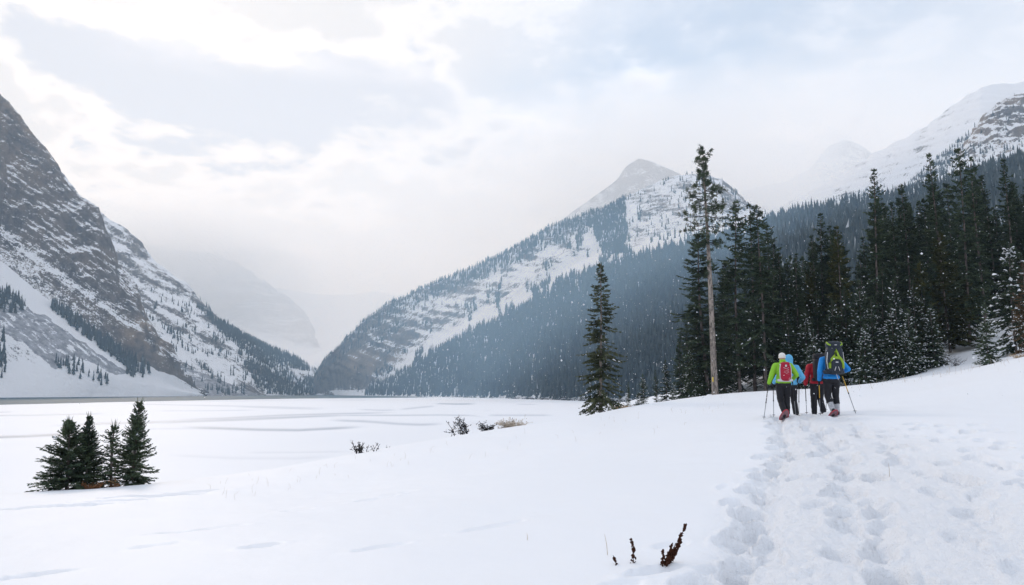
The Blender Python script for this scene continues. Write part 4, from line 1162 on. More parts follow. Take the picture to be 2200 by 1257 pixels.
def hand(prims, wrist, palm, grip_axis, side):
    """gloved hand closed round a pole grip: palm, four fingers of unequal length and a thumb"""
    w, p = np.array(wrist, float), np.array(palm, float); g = unit(np.array(grip_axis, float))
    f = unit(p - w); out = unit(np.cross(f, g)) * side
    prims.append(('c', tuple(w), .036, tuple(p), .040, 'glove'))
    for k_, (o, l) in enumerate(((.033, .9), (.012, 1.0), (-.010, .95), (-.031, .78))):
        b = p + g * o + f * .02 + out * .012
        k1 = b + f * .036 * l; k2 = k1 + (-out * .8 + f * .35) * .034 * l; k3 = k2 + (-out * .5 - f * .8) * .026 * l
        for a_, b_, r in ((b, k1, .0125), (k1, k2, .0118), (k2, k3, .0105)): prims.append(('c', tuple(a_), r, tuple(b_), r * .95, 'glove'))
    b = p - f * .03 + g * .035; k1 = b + g * .03 - out * .03 + f * .012; k2 = k1 + f * .03 - out * .008
    prims.append(('c', tuple(b), .015, tuple(k1), .013, 'glove')); prims.append(('c', tuple(k1), .013, tuple(k2), .011, 'glove'))

MP = {}
def cloth_mat(name, col, rough=.65, var=.10):
    return mat_plain(name, col, rough, .25, var, 14, .25, .01)
C_GREEN = cloth_mat('jacket_green', (.24, .52, .035)); C_SKY = cloth_mat('jacket_sky', (.12, .42, .68)); C_RED = cloth_mat('jacket_red', (.42, .015, .03)); C_BLUE = cloth_mat('jacket_blue', (.015, .24, .66))
C_BLACK = cloth_mat('pants_black', (.014, .014, .018)); C_GLOVE = cloth_mat('glove_black', (.018, .018, .022)); C_BOOT = cloth_mat('boot_dark', (.03, .03, .035)); C_SKIN = mat_plain('skin', (.52, .33, .25), .6, .3, .05)
C_WHITE = cloth_mat('knit_white', (.74, .72, .68)); C_GAITER = mat_plain('gaiter_snowy', (.42, .43, .46), .8, .1, .7, 16, .3, .01)
C_PACKRED = cloth_mat('pack_red', (.36, .012, .035), .5); C_PACKTRIM = cloth_mat('pack_grey_white', (.55, .55, .57)); C_CHAR = cloth_mat('pack_charcoal', (.022, .030, .042), .55); C_LIME = cloth_mat('pack_lime', (.26, .40, .035)); C_CORD = cloth_mat('cord_white', (.65, .65, .66))
C_ALU = mat_plain('pole_grey', (.22, .23, .25), .35, .5, .05, 20, metal=.6); C_YEL = mat_plain('pole_yellow', (.62, .36, .02), .4, .4, .05); C_GRIP = mat_plain('pole_grip', (.02, .02, .022), .7); C_SHOE = mat_plain('snowshoe_red', (.50, .03, .05), .45, .4, .1); C_DECK = mat_plain('snowshoe_deck', (.30, .16, .18), .6, .3, .8, 12); C_SHOEDK = mat_plain('snowshoe_dark', (.05, .05, .055), .6, .3, .1)

def make_pole(root, hand_l, tip_l, upper, label, group):
    """stands from the ground at tip to a little above the hand; coordinates in the walker's frame"""
    M = Matrix.Translation(root.location) @ Matrix.Rotation(root.rotation_euler.z, 4, 'Z') @ Matrix.Scale(root.scale[0], 4)
    h, t = np.array(M @ Vector(hand_l)), np.array(M @ Vector(tip_l))
    t[2] = float(ground_z(t[0:1], t[1:2])[0]) - .03
    o = empty('trekking_pole', tuple(t))
    h = h - t; d = h / np.linalg.norm(h); top = h + d * .07
    L = np.linalg.norm(top)
    tubepart('shaft', [d * .0, d * L * .48], [.0075, .009], C_ALU, o, 6)
    tubepart('upper_shaft', [d * L * .47, d * (L - .15)], [.011, .011], upper, o, 6)
    tubepart('grip', [d * (L - .17), d * (L - .11), d * (L - .03), d * L], [.014, .018, .016, .021], C_GRIP, o, 8)
    tubepart('lock_collar', [d * L * .455, d * L * .49], [.015, .015], C_GRIP, o, 8)
    V, F = superq(.045, .045, .008, 1, 1, 14, 6); piece('basket', (V, F), C_GRIP, o, d * .09)
    tag(o, label, 'pole', group)
def make_shoe(root, foot, pitch, yaw, frame, deck, label, group, sz=1.0):
    M = Matrix.Translation(root.location) @ Matrix.Rotation(root.rotation_euler.z, 4, 'Z') @ Matrix.Scale(root.scale[0], 4)
    c = M @ Vector(foot)
    o = empty('snowshoe', tuple(c)); o.rotation_euler = (pitch, 0, root.rotation_euler.z + yaw)
    a = np.linspace(0, 2 * np.pi, 33)
    x = .105 * sz * np.sin(a) * (1 - .22 * np.cos(a + np.pi)); y = .29 * sz * np.cos(a); zc = .06 * sstep(y, .16, .32)
    tubepart('frame', np.stack([x, y, zc], 1), np.full(33, .011), frame, o, 6)
    n = 16; V = [(0, 0, 0)] + [(x[i] * .95, y[i] * .95, zc[i]) for i in range(0, 32, 2)]
    F = [(0, 1 + i, 1 + (i + 1) % n) for i in range(n)]; V2 = V + [(p[0], p[1], p[2] - .008) for p in V]
    F2 = F + [(n + 1 + f[0], n + 1 + f[2], n + 1 + f[1]) for f in F]
    link('deck', mesh_np('deck', V2, np.array(F2), False, [deck]), o)
    piece('binding', superq(.055, .13, .03, .5, .5, 16, 8), C_BOOT, o, (0, .02, .02))
    for k_ in (-1, 1): tubepart('crampon', [(k_ * .03, .06, -.005), (k_ * .03, .06, -.045)], [.012, .003], C_ALU, o, 5)
    tag(o, label, 'snowshoe', group)

def hiker(px, Y, scale, rz, J, mats, seed, label, hat=None, hood=False, gaiters=False):
    p = gpt(px, Y)
    root = empty('person', (p[0], p[1], p[2] + J.get('dz', 0)), rz, scale)
    q = []
    E = lambda c, r, m: q.append(('e', c, r, m)); K = lambda a, ra, b, rb, m: q.append(('c', a, ra, b, rb, m))
    E((0, -.01, .92), (.185, .145, .15), 'pants')
    E((0, -.005, .965), (.208, .168, .085), 'jacket'); E((0, 0, 1.07), (.192, .16, .17), 'jacket'); E((0, .0, 1.27), (.212, .155, .20), 'jacket')
    K((-.165, 0, 1.405), .08, (.165, 0, 1.405), .08, 'jacket'); K((0, -.01, 1.43), .092, (0, .0, 1.52), .080, 'jacket'); E((0, -.07, 1.475), (.115, .06, .055), 'jacket')
    K((0, .01, 1.46), .054, (0, .02, 1.57), .054, 'skin')
    E((0, .03, 1.625), (.077, .097, .112), 'skin'); E((0, .065, 1.555), (.05, .05, .045), 'skin')
    K((0, .118, 1.635), .010, (0, .140, 1.608), .014, 'skin')
    for s in (-1, 1):
        K((s * .078, .02, 1.63), .014, (s * .082, .015, 1.60), .012, 'skin')
        E((s * .032, .118, 1.645), (.017, .010, .010), 'skin')
    if hood:
        E((0, .0, 1.635), (.118, .125, .140), 'jacket'); K((0, -.03, 1.50), .10, (0, -.01, 1.60), .11, 'jacket')
    for s, nm in ((-1, 'l'), (1, 'r')):
        kn, an = J['knee_' + nm], J['ankle_' + nm]; hp = (s * .095, 0, .90)
        K(hp, .112, kn, .082, 'pants')
        mid = tuple(np.array(kn) * .55 + np.array(an) * .45)
        K(kn, .080, mid, .078, 'pants')
        if gaiters: K(mid, .074, an, .062, 'gaiter')
        else: K(mid, .078, tuple(np.array(an) + [0, 0, .03]), .074, 'pants')
        pt = J.get('pitch_' + nm, 0.0); fd = np.array([s * .12, math.cos(pt), -math.sin(pt)]); upv = np.array([0, math.sin(pt), math.cos(pt)])
        a = np.array(an); heel = a - fd * .05 - upv * .045; toe = a + fd * .17 - upv * .055
        K(an, .055, tuple(heel), .046, 'boot'); K(tuple(heel), .045, tuple(toe), .036, 'boot')
        sh = (s * .205, -.005, 1.395); el, wr = J['elbow_' + nm], J['hand_' + nm]
        K(sh, .080, el, .066, 'jacket')
        e_, w_ = np.array(el), np.array(wr); f_ = unit(w_ - e_); w1 = w_ - f_ * .07
        K(el, .064, tuple(w1), .050, 'jacket')
        tip = np.array(J['tip_' + nm]); hand(q, w1, w_, w_ - tip, s)
    body = person_body('body', q, mats, root, .0105, seed)
    if hat is not None:
        o = empty('tmp'); bpy.data.objects.remove(o)
        V, F = superq(.093, .112, .092, 1, 1, 28, 14); V = V[:]; V[:, 2] = np.where(V[:, 2] < -.055, -.055, V[:, 2])
        piece('hat', (V, F), hat, root, (0, .022, 1.672))
        a = np.linspace(0, 2 * np.pi, 25); tubepart('hat_brim', np.stack([.088 * np.cos(a), .108 * np.sin(a) + .022, np.full(25, 1.625)], 1), np.full(25, .013), hat, root, 6)
    tag(root, label, 'person')
    return root
def std(d): return d
JG = dict(knee_l=(-.095, .05, .50), ankle_l=(-.07, -.20, .17), pitch_l=.60, knee_r=(.10, .08, .50), ankle_r=(.085, .06, .10),
          elbow_l=(-.315, -.03, 1.14), hand_l=(-.39, .08, .87), tip_l=(-.60, -.12, 0), elbow_r=(.335, -.10, 1.15), hand_r=(.30, .20, 1.02), tip_r=(.38, .25, 0))
green = hiker(1686, 20.8, .935, -.06, JG, dict(jacket=C_GREEN, pants=C_BLACK, skin=C_SKIN, glove=C_GLOVE, boot=C_BOOT), 1, 'person in lime-green jacket, white hat and black trousers carrying a red pack', C_WHITE)
JS = dict(knee_l=(-.10, .10, .50), ankle_l=(-.10, .14, .10), knee_r=(.10, .02, .50), ankle_r=(.10, -.12, .12), pitch_r=.3,
          elbow_l=(-.33, .03, 1.13), hand_l=(-.40, .22, .95), tip_l=(-.44, .15, 0), elbow_r=(.34, -.08, 1.13), hand_r=(.30, .16, .98), tip_r=(.22, .05, 0))
sky_p = hiker(1700, 22.3, .985, -.05, JS, dict(jacket=C_SKY, pants=C_BLACK, skin=C_SKIN, glove=C_GLOVE, boot=C_BOOT), 2, 'person in hooded sky-blue jacket, half hidden beyond the one in lime green', None, True)
JR = dict(knee_l=(-.09, .06, .50), ankle_l=(-.09, .08, .10), knee_r=(.10, .10, .50), ankle_r=(.12, -.05, .13), pitch_r=.4,
          elbow_l=(-.30, -.04, 1.12), hand_l=(-.30, .10, .86), tip_l=(-.32, .02, 0), elbow_r=(.32, -.03, 1.13), hand_r=(.33, .16, .98), tip_r=(.30, .30, 0))
red_p = hiker(1759, 22.7, 1.0, -.05, JR, dict(jacket=C_RED, pants=C_BLACK, skin=C_SKIN, glove=C_GLOVE, boot=C_BOOT), 3, 'person in dark red jacket with a black pack, beyond the one in bright blue', C_BLACK)
JB = dict(knee_l=(-.10, .03, .50), ankle_l=(-.065, -.17, .15), pitch_l=.5, knee_r=(.115, .09, .50), ankle_r=(.125, .04, .10),
          elbow_l=(-.30, -.07, 1.13), hand_l=(-.27, .12, .86), tip_l=(-.32, .0, 0), elbow_r=(.40, -.07, 1.17), hand_r=(.33, .22, 1.09), tip_r=(.60, .08, 0))
blue = hiker(1790, 20.8, 1.015, -.04, JB, dict(jacket=C_BLUE, pants=C_BLACK, skin=C_SKIN, glove=C_GLOVE, boot=C_BOOT, gaiter=C_GAITER), 4, 'person in bright blue jacket and snowy gaiters carrying a tall charcoal pack', C_BLACK, gaiters=True)
GP, GS = 'trekking poles of the hikers', 'snowshoes of the hikers'
for o, J, u_, who in ((green, JG, C_GRIP, 'the person in lime green'), (sky_p, JS, C_GRIP, 'the person in sky blue'), (red_p, JR, C_GRIP, 'the person in dark red'), (blue, JB, C_YEL, 'the person in bright blue')):
    col_ = 'yellow and grey' if o is blue else 'dark'
    for nm, w in (('l', 'left'), ('r', 'right')):
        make_pole(o, J['hand_' + nm], J['tip_' + nm], u_, f'{col_} trekking pole in the {w} hand of {who}', GP)
        an = np.array(J['ankle_' + nm]); pt = J.get('pitch_' + nm, 0.0)
        upv = np.array([0, math.sin(pt), math.cos(pt)]); fd = np.array([0, math.cos(pt), -math.sin(pt)])
        ft = an - upv * .115 + fd * .05
        warm_ = o in (green, blue)
        make_shoe(o, tuple(ft), -pt, 0, C_SHOE if warm_ else C_SHOEDK, C_DECK if warm_ else C_SHOEDK, f'{"red" if warm_ else "dark"} snowshoe under the {w} foot of {who}', GS, .95)

def pack_root(name, person, loc):
    M = Matrix.Translation(person.location) @ Matrix.Rotation(person.rotation_euler.z, 4, 'Z') @ Matrix.Scale(person.scale[0], 4)
    o = empty(name, tuple(M @ Vector(loc)), person.rotation_euler.z, person.scale[0]); return o
def straps(o, w, ztop, zbot, y, mat):
    for s in (-1, 1):
        tubepart('shoulder_strap', [(s * w, y - .02, ztop - .06), (s * w, y + .06, ztop + .02), (s * (w + .01), y + .20, ztop + .0), (s * (w + .03), y + .30, ztop - .12), (s * (w + .05), y + .22, ztop - .30), (s * (w + .05), y + .06, zbot + .04)], np.full(6, .022), mat, o, 6)
# small red pack
o = pack_root('red_backpack', green, (0, -.145, 1.0))
piece('pack_body', superq(.145, .095, .25, .58, .6), C_PACKRED, o, (0, -.085, .22))
piece('front_pocket', superq(.105, .055, .155, .5, .6), C_PACKRED, o, (0, -.155, .17))
piece('lid', superq(.115, .085, .055, .5, .5), C_PACKRED, o, (0, -.10, .44))
piece('hip_belt', superq(.205, .085, .040, .4, .6), C_PACKTRIM, o, (0, -.05, .0))
for s in (-1, 1):
    tubepart('side_trim', [(s * .135, -.10, .0), (s * .150, -.12, .12), (s * .150, -.12, .30), (s * .12, -.12, .44)], np.full(4, .016), C_PACKTRIM, o, 6)
zz = [.34, .28, .22, .16, .10]
tubepart('bungee_cord', [(-.07 if i % 2 else .07, -.212 + .012 * abs(i - 2), z) for i, z in enumerate(zz)], np.full(5, .006), C_CORD, o, 5)
tubepart('bungee_cord', [(.07 if i % 2 else -.07, -.214 + .012 * abs(i - 2), z) for i, z in enumerate(zz)], np.full(5, .006), C_CORD, o, 5)
piece('logo_patch', superq(.026, .006, .030, .5, .5, 14, 8), C_PACKTRIM, o, (0, -.192, .39))
tubepart('haul_loop', [(-.03, -.03, .47), (-.02, -.03, .51), (.02, -.03, .51), (.03, -.03, .47)], np.full(4, .007), C_CHAR, o, 5)
straps(o, .09, .42, .02, -.0, C_PACKTRIM)
tag(o, 'red daypack with white trim and crossed cord on the lime-green jacket', 'backpack')
# tall charcoal and lime pack
o = pack_root('tall_backpack', blue, (0, -.15, 1.06))
piece('pack_body', superq(.215, .145, .37, .55, .62), C_CHAR, o, (0, -.12, .33))
piece('lid', superq(.195, .150, .100, .75, .6), C_CHAR, o, (0, -.115, .70))
piece('front_pocket', superq(.135, .06, .17, .5, .7), C_CHAR, o, (0, -.245, .20))
piece('hip_belt', superq(.255, .12, .055, .4, .6), C_CHAR, o, (0, -.05, .03))
arch = [(-.165, -.262, .12), (-.160, -.270, .24), (-.115, -.277, .34), (-.055, -.279, .41), (-.022, -.279, .52), (0, -.276, .60), (.022, -.279, .52), (.055, -.279, .41), (.115, -.277, .34), (.160, -.270, .24), (.165, -.262, .12)]
tubepart('lime_arch', arch, [.030, .034, .036, .034, .024, .016, .024, .034, .036, .034, .030], C_LIME, o, 8)
tubepart('lime_yoke', [(-.09, -.281, .355), (0, -.286, .385), (.09, -.281, .355)], [.03, .035, .03], C_LIME, o, 8)
for s in (-1, 1):
    tubepart('side_strap', [(s * .195, -.215, .10), (s * .212, -.20, .30), (s * .190, -.215, .52)], np.full(3, .010), C_CORD, o, 5)
    tubepart('lid_strap', [(s * .115, -.255, .69), (s * .165, -.225, .72), (s * .180, -.13, .775)], [.018, .024, .018], C_LIME, o, 6)
    tubepart('compression_strap', [(s * .06, -.30, .06), (s * .03, -.305, .16)], [.008, .008], C_CORD, o, 5)
piece('logo_patch', superq(.035, .006, .014, .6, .6, 14, 8), C_PACKTRIM, o, (0, -.306, .27))
piece('logo_patch', superq(.030, .006, .010, .6, .6, 14, 8), C_PACKTRIM, o, (0, -.266, .70))
tubepart('dangling_strap', [(.0, -.20, .0), (.02, -.21, -.08), (.05, -.20, -.17)], np.full(3, .007), C_PACKTRIM, o, 5)
straps(o, .10, .46, .05, -.0, C_CHAR)
tag(o, 'tall charcoal backpack with lime-green arch on the bright blue jacket', 'backpack')
# black pack of the person in red
o = pack_root('black_backpack', red_p, (.03, -.15, 1.02))
piece('pack_body', superq(.20, .14, .33, .40, .5), C_BLACK, o, (0, -.12, .30))
piece('lid', superq(.20, .145, .085, .5, .45), C_BLACK, o, (0, -.115, .65))
piece('front_pocket', superq(.12, .05, .14, .5, .7), C_CHAR, o, (0, -.24, .20))
piece('hip_belt', superq(.23, .11, .05, .4, .6), C_BLACK, o, (0, -.05, .02))
straps(o, .10, .42, .05, -.0, C_BLACK)
tag(o, 'bulky black backpack on the dark red jacket', 'backpack')

# ------------------------------------------------------------------ shrubs, dry plants, logs
def ground_at(px, py, y0=3.0, y1=70.0):
    ys = np.geomspace(y0, y1, 300); pts = np.array([P(px, py, y) for y in ys])
    g = ground_z(pts[:, 0], ys); k_ = np.argmax(pts[:, 2] < g) if (pts[:, 2] < g).any() else len(ys) - 1
    return np.array([pts[k_, 0], ys[k_], g[k_]])
def shrub(name, px, py, size_px, nst, mat, label, seed, Y=None, spread=.8, fork=3, rad=.012, snow=0, bend=.25, tuft=0, tuft_mat=None, cat='shrub', arch=False):
    r = np.random.default_rng(seed)
    c = ground_at(px, py) if Y is None else gpt(px, Y)
    S = size_px / FPX * c[1]
    o = empty(name, (c[0], c[1], c[2] - .04))
    st, sn, tf = Acc(), Acc(), Acc()
    for k_ in range(nst):
        b = np.array([r.normal(0, .18 * S), r.normal(0, .12 * S), 0]); a = r.uniform(0, 6.28)
        d = unit(np.array([math.cos(a) * spread, math.sin(a) * spread, 1.0])); l = S * r.uniform(.55, 1.1)
        t = np.linspace(0, 1, 6)
        side = np.array([math.cos(a), math.sin(a), 0])
        pth = b + d * (l * t)[:, None] + side * (bend * l * t ** 2)[:, None] - np.array([0, 0, 1]) * ((1.0 if arch else .35) * bend * l * t ** 2)[:, None] + r.normal(0, .035 * S, (6, 3)) * t[:, None]
        st.add(*tube(pth, np.linspace(rad, rad * .45, 6), 4))
        ends = [(pth, l)]
        for q in range(fork):
            i = r.integers(1, 5); d2 = unit(pth[i] - pth[i - 1] + r.normal(0, .55, 3)); l2 = l * r.uniform(.2, .5)
            p2 = np.stack([pth[i], pth[i] + d2 * l2 * .5 + r.normal(0, .02 * S, 3), pth[i] + d2 * l2 + [0, 0, .05 * l2]])
            st.add(*tube(p2, [rad * .6, rad * .5, rad * .3], 4)); ends.append((p2, l2))
        for pth_, l_ in ends:
            if tuft:
                n = tuft; i = r.integers(1, len(pth_), n)
                blades(tf, pth_[i] + r.normal(0, .04 * S, (n, 3)), unit(r.normal(0, 1, (n, 3)) + [0, 0, .4]), r.uniform(.05, .14, n) * S + .02, np.full(n, .012 + .006 * S), r.normal(0, 1, (n, 3)))
            if snow and r.random() < snow:
                i = len(pth_) // 2; tg = unit(pth_[-1] - pth_[0])[None]
                lumps(sn, pth_[i][None] + [0, 0, rad], tg, np.array([.35 * l_]), np.array([.05 * S + .015]), np.array([.03 * S + .01]), r)
    link('branches', st.mesh('branches', mat), o)['kind'] = 'stuff'
    if tf.V: link('leaves', tf.mesh('leaves', tuft_mat or mat), o)['kind'] = 'stuff'
    if sn.V: link('branch_snow', sn.mesh('branch_snow', M_TSNOW), o)['kind'] = 'stuff'
    tag(o, label, cat)
    return o
shrub('willow_shrub', 993, 933, 37, 9, M_TWIG, 'dark twisted willow sprigs tufted with snow on the bank crest', 301, fork=5, rad=.019, snow=.3, tuft=9, bend=.3, spread=.28, Y=36.3)
shrub('willow_shrub', 1043, 927, 30, 10, M_TWIG, 'low dark willow tangle next to the pale dry bush', 302, fork=5, rad=.017, snow=.3, tuft=7, bend=.4, spread=.6, Y=37.8)
shrub('dry_bush', 1103, 920, 32, 30, M_STRAW_PALE, 'pale straw-coloured dry bush on the bank crest', 303, Y=39.2, fork=6, rad=.010, spread=1.3, tuft=7, tuft_mat=M_STRAW_PALE, bend=.4)
shrub('bent_sapling', 1072, 924, 46, 4, M_TWIG, 'dark sapling bent over in an arch above the dry bush', 304, Y=38.8, fork=3, rad=.020, spread=.9, tuft=6, bend=.9, arch=True)
shrub('willow_shrub', 772, 974, 26, 16, M_TWIG, 'small black cluster of upright stems at the ice edge', 305, fork=2, rad=.015, spread=.3, tuft=6, bend=.2)
shrub('willow_shrub', 806, 970, 20, 3, M_TWIG, 'thin black stem beside the cluster at the ice edge', 306, fork=2, rad=.014, spread=.3, tuft=4, bend=.2)
shrub('willow_shrub', 833, 962, 8, 3, M_TWIG, 'tiny black sprig sticking out of the snow by the ice', 307, fork=1, rad=.009, spread=.4, tuft=3)
shrub('dry_grass_tuft', 1330, 886, 17, 60, M_STRAW, 'orange dry grass under the lone spruce', 308, Y=46.2, fork=2, rad=.010, spread=1.5, tuft=5, tuft_mat=M_STRAW, cat='grass')
shrub('dry_grass_tuft', 1352, 882, 12, 30, M_STRAW, 'small orange grass tuft right of the lone spruce foot', 309, Y=47.0, fork=2, rad=.010, spread=1.5, tuft=4, tuft_mat=M_STRAW, cat='grass')
shrub('rusty_shrub', 200, 1049, 20, 30, M_RUST, 'rusty brown low shrub under the bushy young fir', 310, Y=23.7, fork=3, rad=.006, spread=1.1, tuft=7, tuft_mat=M_RUST)
shrub('rusty_shrub', 250, 1043, 22, 10, M_STRAW, 'straw and rust coloured tuft at the foot of the spindly fir', 311, Y=24.2, fork=3, rad=.006, spread=.5, tuft=5, tuft_mat=M_RUST)
shrub('snowy_brush', 1338, 872, 26, 22, M_TWIG, 'snow-covered brush right of the lone spruce', 312, Y=49, fork=4, rad=.012, spread=1.2, snow=.9, tuft=4)
shrub('snowy_brush', 1380, 868, 22, 20, M_TWIG, 'snow-covered brush under the small conifers', 313, Y=54, fork=4, rad=.012, spread=1.2, snow=.9, tuft=4)
shrub('snowy_brush', 1420, 868, 18, 18, M_TWIG, 'low snowy brush behind the half-buried logs', 314, Y=57, fork=4, rad=.012, spread=1.2, snow=.9, tuft=4)
shrub('grey_brush', 2055, 792, 26, 22, M_TWIG, 'grey leafless brush at the foot of the clearing', 315, Y=54, fork=4, rad=.009, spread=.8, snow=.4)
shrub('grey_brush', 2030, 770, 24, 22, M_TWIG, 'snowy leafless brush in the middle of the clearing', 316, Y=58, fork=4, rad=.009, spread=1.0, snow=.6)
shrub('grey_brush', 2040, 740, 30, 22, M_TWIG, 'rounded grey brush near the top of the clearing', 317, Y=64, fork=4, rad=.010, spread=1.0, snow=.6)
shrub('dry_grass_tuft', 2190, 772, 16, 40, M_STRAW_PALE, 'pale dry grass along the snowbank under the brownish conifer', 318, Y=40, fork=2, rad=.008, spread=1.2, tuft=4, tuft_mat=M_STRAW, cat='grass')

# dock plants: red-brown seed spikes
def dock(px, py, stems, label, seed):
    r = np.random.default_rng(seed); c = ground_at(px, py)
    o = empty('dock_plant', (c[0], c[1], c[2] - .03))
    for (bx, by_, tx, ty, dens) in stems:
        b = P(bx, by_, c[1]) - [c[0], c[1], c[2] - .03]; b[2] = min(b[2], .02) ; t = P(tx, ty, c[1]) - [c[0], c[1], c[2] - .03]
        t[1] = r.normal(0, .05); f = np.linspace(0, 1, 9)
        pth = b + (t - b) * f[:, None] + np.array([1, .3, 0]) * (.04 * np.sin(f * np.pi) * np.linalg.norm(t - b))[:, None] + r.normal(0, .004, (9, 3)) * f[:, None]
        st = tubepart('stem', pth, np.linspace(.0045, .0022, 9), M_DOCK, o, 6)
        ln = np.linalg.norm(t - b); n = int(ln * 900 * dens); sd = Acc()
        ff = r.uniform(.10, .985, n); ff = ff[(np.sin(ff * ln * 120 + seed) > -.55)]
        n = len(ff); C = np.stack([np.interp(ff, f, pth[:, i]) for i in range(3)], -1)
        C += unit(r.normal(0, 1, (n, 3))) * (r.uniform(.002, .024, n) * (1.15 - .7 * ff))[:, None]
        oc = np.array([[1, 0, 0], [-1, 0, 0], [0, 1, 0], [0, -1, 0], [0, 0, 1], [0, 0, -1]], float)
        of = np.array([[0, 2, 4], [2, 1, 4], [1, 3, 4], [3, 0, 4], [2, 0, 5], [1, 2, 5], [3, 1, 5], [0, 3, 5]])
        sc_ = r.uniform(.0045, .0105, (n, 1, 1)) * r.uniform(.7, 1.3, (n, 6, 1))
        sd.add((C[:, None] + oc[None] * sc_).reshape(-1, 3), (of[None] + (np.arange(n) * 6)[:, None, None]).reshape(-1, 3))
        link('seed_spike', sd.mesh('seed_spike', M_DOCK), st)['kind'] = 'stuff'
    tag(o, label, 'plant', 'dried dock plants in the snow')
dock(1428, 1225, [(1424, 1224, 1471, 1124, 1.5), (1430, 1216, 1448, 1170, 1.3), (1424, 1222, 1440, 1176, 1.2), (1421, 1226, 1421, 1178, 1.0), (1432, 1214, 1462, 1158, 1.2), (1434, 1212, 1455, 1185, 1.2), (1428, 1220, 1433, 1192, 1.0)], 'clump of dark red-brown dock spikes beside the trodden trail', 401)
dock(1359, 1210, [(1360, 1210, 1357, 1158, .8)], 'single upright brown dock spike next to the clump', 402)
dock(1323, 1217, [(1325, 1217, 1317, 1196, .8)], 'shortest brown dock spike, leaning in the snow', 403)
def stalk(px, py, tx, ty, label):
    c = ground_at(px, py); t = P(tx, ty, c[1]) - c
    pth = np.array([[0, 0, -.05], t * .5 + [.004, 0, 0], t])
    V, F, C = cap_tube(pth, [.0026, .0022, .0012], 5)
    o = link('grass_stalk', mesh_np('grass_stalk', V, [F, C], True, [M_STRAW])); o.location = tuple(c)
    tag(o, label, 'grass')
stalk(1306, 1194, 1299, 1148, 'thin bent dry grass stalk beside the short dock spike')
stalk(1133, 1162, 1132, 1146, 'short lone grass stalk standing in smooth snow')
stalk(1911, 1026, 1909, 995, 'thin dry twig standing in the trodden trail')
def scatter_grass():
    r = np.random.default_rng(55); acc = Acc()
    for _ in range(120):
        px = r.uniform(420, 1560); f = r.random()
        lim = np.interp(px, [420, 760, 1000, 1250, 1540], [1035, 985, 945, 905, 866]); py = lim + abs(r.normal(0, 26)) + 3
        c = ground_at(px, py); h = r.uniform(.05, .22)
        if r.random() > .6: continue
        d = r.normal(0, .25, 3); d[2] = 1
        pth = np.array([c - [0, 0, .03], c + unit(d) * h * .6, c + unit(d + r.normal(0, .3, 3)) * h])
        acc.add(*tube(pth, np.array([.0022, .002, .0015]) * (1 + c[1] / 40), 3))
    for _ in range(90):
        px = r.uniform(1650, 2190); py = np.interp(px, [1650, 1850, 2000, 2190], [848, 828, 806, 772]) + abs(r.normal(0, 5)) + 2
        c = ground_at(px, py); h = r.uniform(.08, .4); d = r.normal(0, .25, 3); d[2] = 1
        acc.add(*tube(np.array([c - [0, 0, .03], c + unit(d) * h]), [.006, .003], 3))
    o = link('dry_grass', acc.mesh('dry_grass', M_STRAW_PALE)); tag(o, kind='stuff')
scatter_grass()

def log_thing(px, py, Y, L, rad, ang, label, seed):
    r = np.random.default_rng(seed); c = gpt(px, Y)
    o = empty('snowy_log', (c[0], c[1], c[2]), ang)
    f = np.linspace(-.5, .5, 9)
    tubepart('log_wood', np.stack([f * L, r.normal(0, .01, 9), rad * .7 + r.normal(0, .01, 9)], 1), rad * (1 + r.normal(0, .06, 9)), M_BARK_PALE, o, 10)
    V, F = superq(L * .48, rad * 1.15, rad * .7, .7, .5, 26, 12); V[:, 2] += .25 * rad * fbm(V[:, 0] * 3, V[:, 1] * 3, V[:, 2], 2)
    piece('snow_cap', (V, F), M_TSNOW, o, (0, 0, rad * 1.55))
    tag(o, label, 'log')
log_thing(1448, 866, 57, 1.1, .11, .15, 'longer half-buried log with a snow cap near the tallest pine', 1)
log_thing(1473, 866, 57.5, .6, .10, .0, 'shorter half-buried log with a snow cap near the tallest pine', 2)
c = gpt(1525, 58.5); o = empty('tree_stump', (c[0], c[1], c[2] - .05))
tubepart('stump_wood', [(0, 0, 0), (0, 0, .12), (.01, 0, .24)], [.17, .15, .145], M_BARK, o, 12)
V, F = superq(.26, .24, .16, .9, .9, 24, 12); V[:, 2] = np.maximum(V[:, 2], -.06); piece('snow_cap', (V, F), M_TSNOW, o, (0, 0, .30))
tag(o, 'stump with a round snow cap at the foot of the tallest pine', 'stump')
c = gpt(2030, 66); o = empty('fallen_snag', (c[0], c[1], c[2] + .3))
tubepart('snag_wood', [(-1.6, .3, 1.7), (-.6, .1, 1.15), (.5, 0, .75), (1.0, 0, .45), (1.05, 0, -.5)], [.05, .08, .10, .12, .12], M_BARK, o, 8)
V, F = superq(.55, .13, .08, .8, .8, 18, 8); piece('snow_cap', (V, F), M_TSNOW, o, (.45, 0, .93), Matrix.Rotation(.38, 3, 'Y'))
tag(o, 'leaning dead snag with snow on it at the top of the clearing', 'snag')

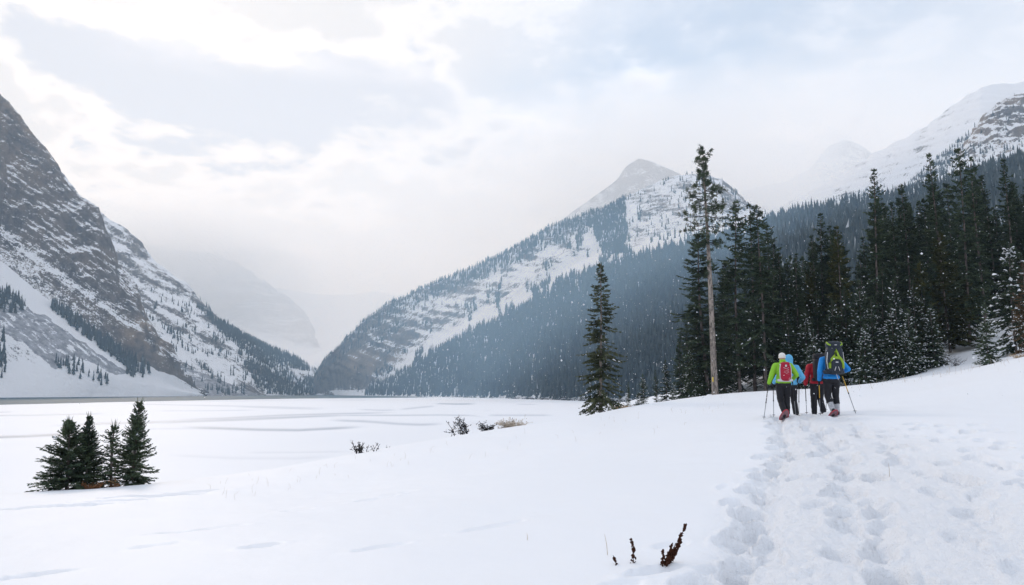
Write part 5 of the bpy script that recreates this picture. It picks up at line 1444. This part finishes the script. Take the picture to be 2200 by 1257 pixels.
# snow-laden brush along the far right shore
def shore_brush():
    r = np.random.default_rng(66); a, s = Acc(), Acc()
    lx = np.array([860, 1000, 1120, 1250, 1400, 1600]); ly = np.array([1290, 960, 740, 580, 470, 400])
    for _ in range(620):
        px = r.uniform(900, 1420); Y = np.interp(px, lx, ly) + r.uniform(-4, 16)
        c = np.array([(px - CX) / FPX * Y, Y, LAKE + .1]); S = r.uniform(1.0, 3.2); n = 10
        blades(a, c + r.normal(0, .4 * S, (n, 3)) * [1, 1, .1], unit(r.normal(0, .5, (n, 3)) + [0, 0, .8]), r.uniform(.4, 1, n) * S, np.full(n, .16), r.normal(0, 1, (n, 3)))
        n = 5
        lumps(s, c + r.normal(0, .55 * S, (n, 3)) * [1, 1, .35] + [0, 0, .5 * S], unit(r.normal(0, 1, (n, 3)) * [1, 1, .1]), r.uniform(.5, 1.3, n) * S * .35, r.uniform(.3, .6, n) * S * .3, r.uniform(.2, .5, n) * S * .2, r)
    o = link('shore_brush', a.mesh('shore_brush', M_TWIG)); tag(o, 'dark brush along the far shore of the frozen lake', 'brush', kind='stuff')
    o = link('shore_snow', s.mesh('shore_snow', M_TSNOW)); tag(o, 'snow lying on the brush along the far shore', 'snow', kind='stuff')
shore_brush()

# falling snow
def flakes():
    r = np.random.default_rng(88); n = 3800
    Y = 6.5 + 34.0 * r.random(n) ** .8
    px = np.where(r.random(n) < .72, r.uniform(900, 2300, n), r.uniform(-100, 2300, n)); py = np.maximum(r.uniform(300, 870, n), r.uniform(300, 870, n))
    C = np.array([P(a, b, c) for a, b, c in zip(px, py, Y)])
    k_ = C[:, 2] > ground_z(C[:, 0], C[:, 1]) + .15; C = C[k_]; n = len(C)
    oc = np.array([[1, 0, 0], [-1, 0, 0], [0, 1, 0], [0, -1, 0], [0, 0, 1], [0, 0, -1]], float)
    of = np.array([[0, 2, 4], [2, 1, 4], [1, 3, 4], [3, 0, 4], [2, 0, 5], [1, 2, 5], [3, 1, 5], [0, 3, 5]])
    sc_ = r.lognormal(math.log(.0046), .42, (n, 1, 1)) * r.uniform(.7, 1.4, (n, 6, 1))
    V = (C[:, None] + oc[None] * sc_).reshape(-1, 3)
    me = mesh_np('falling_snow', V, (of[None] + (np.arange(n) * 6)[:, None, None]).reshape(-1, 3), True, [M_FLAKE])
    tag(link('falling_snow', me), 'falling snowflakes drifting through the air', 'snow', kind='stuff')
flakes()
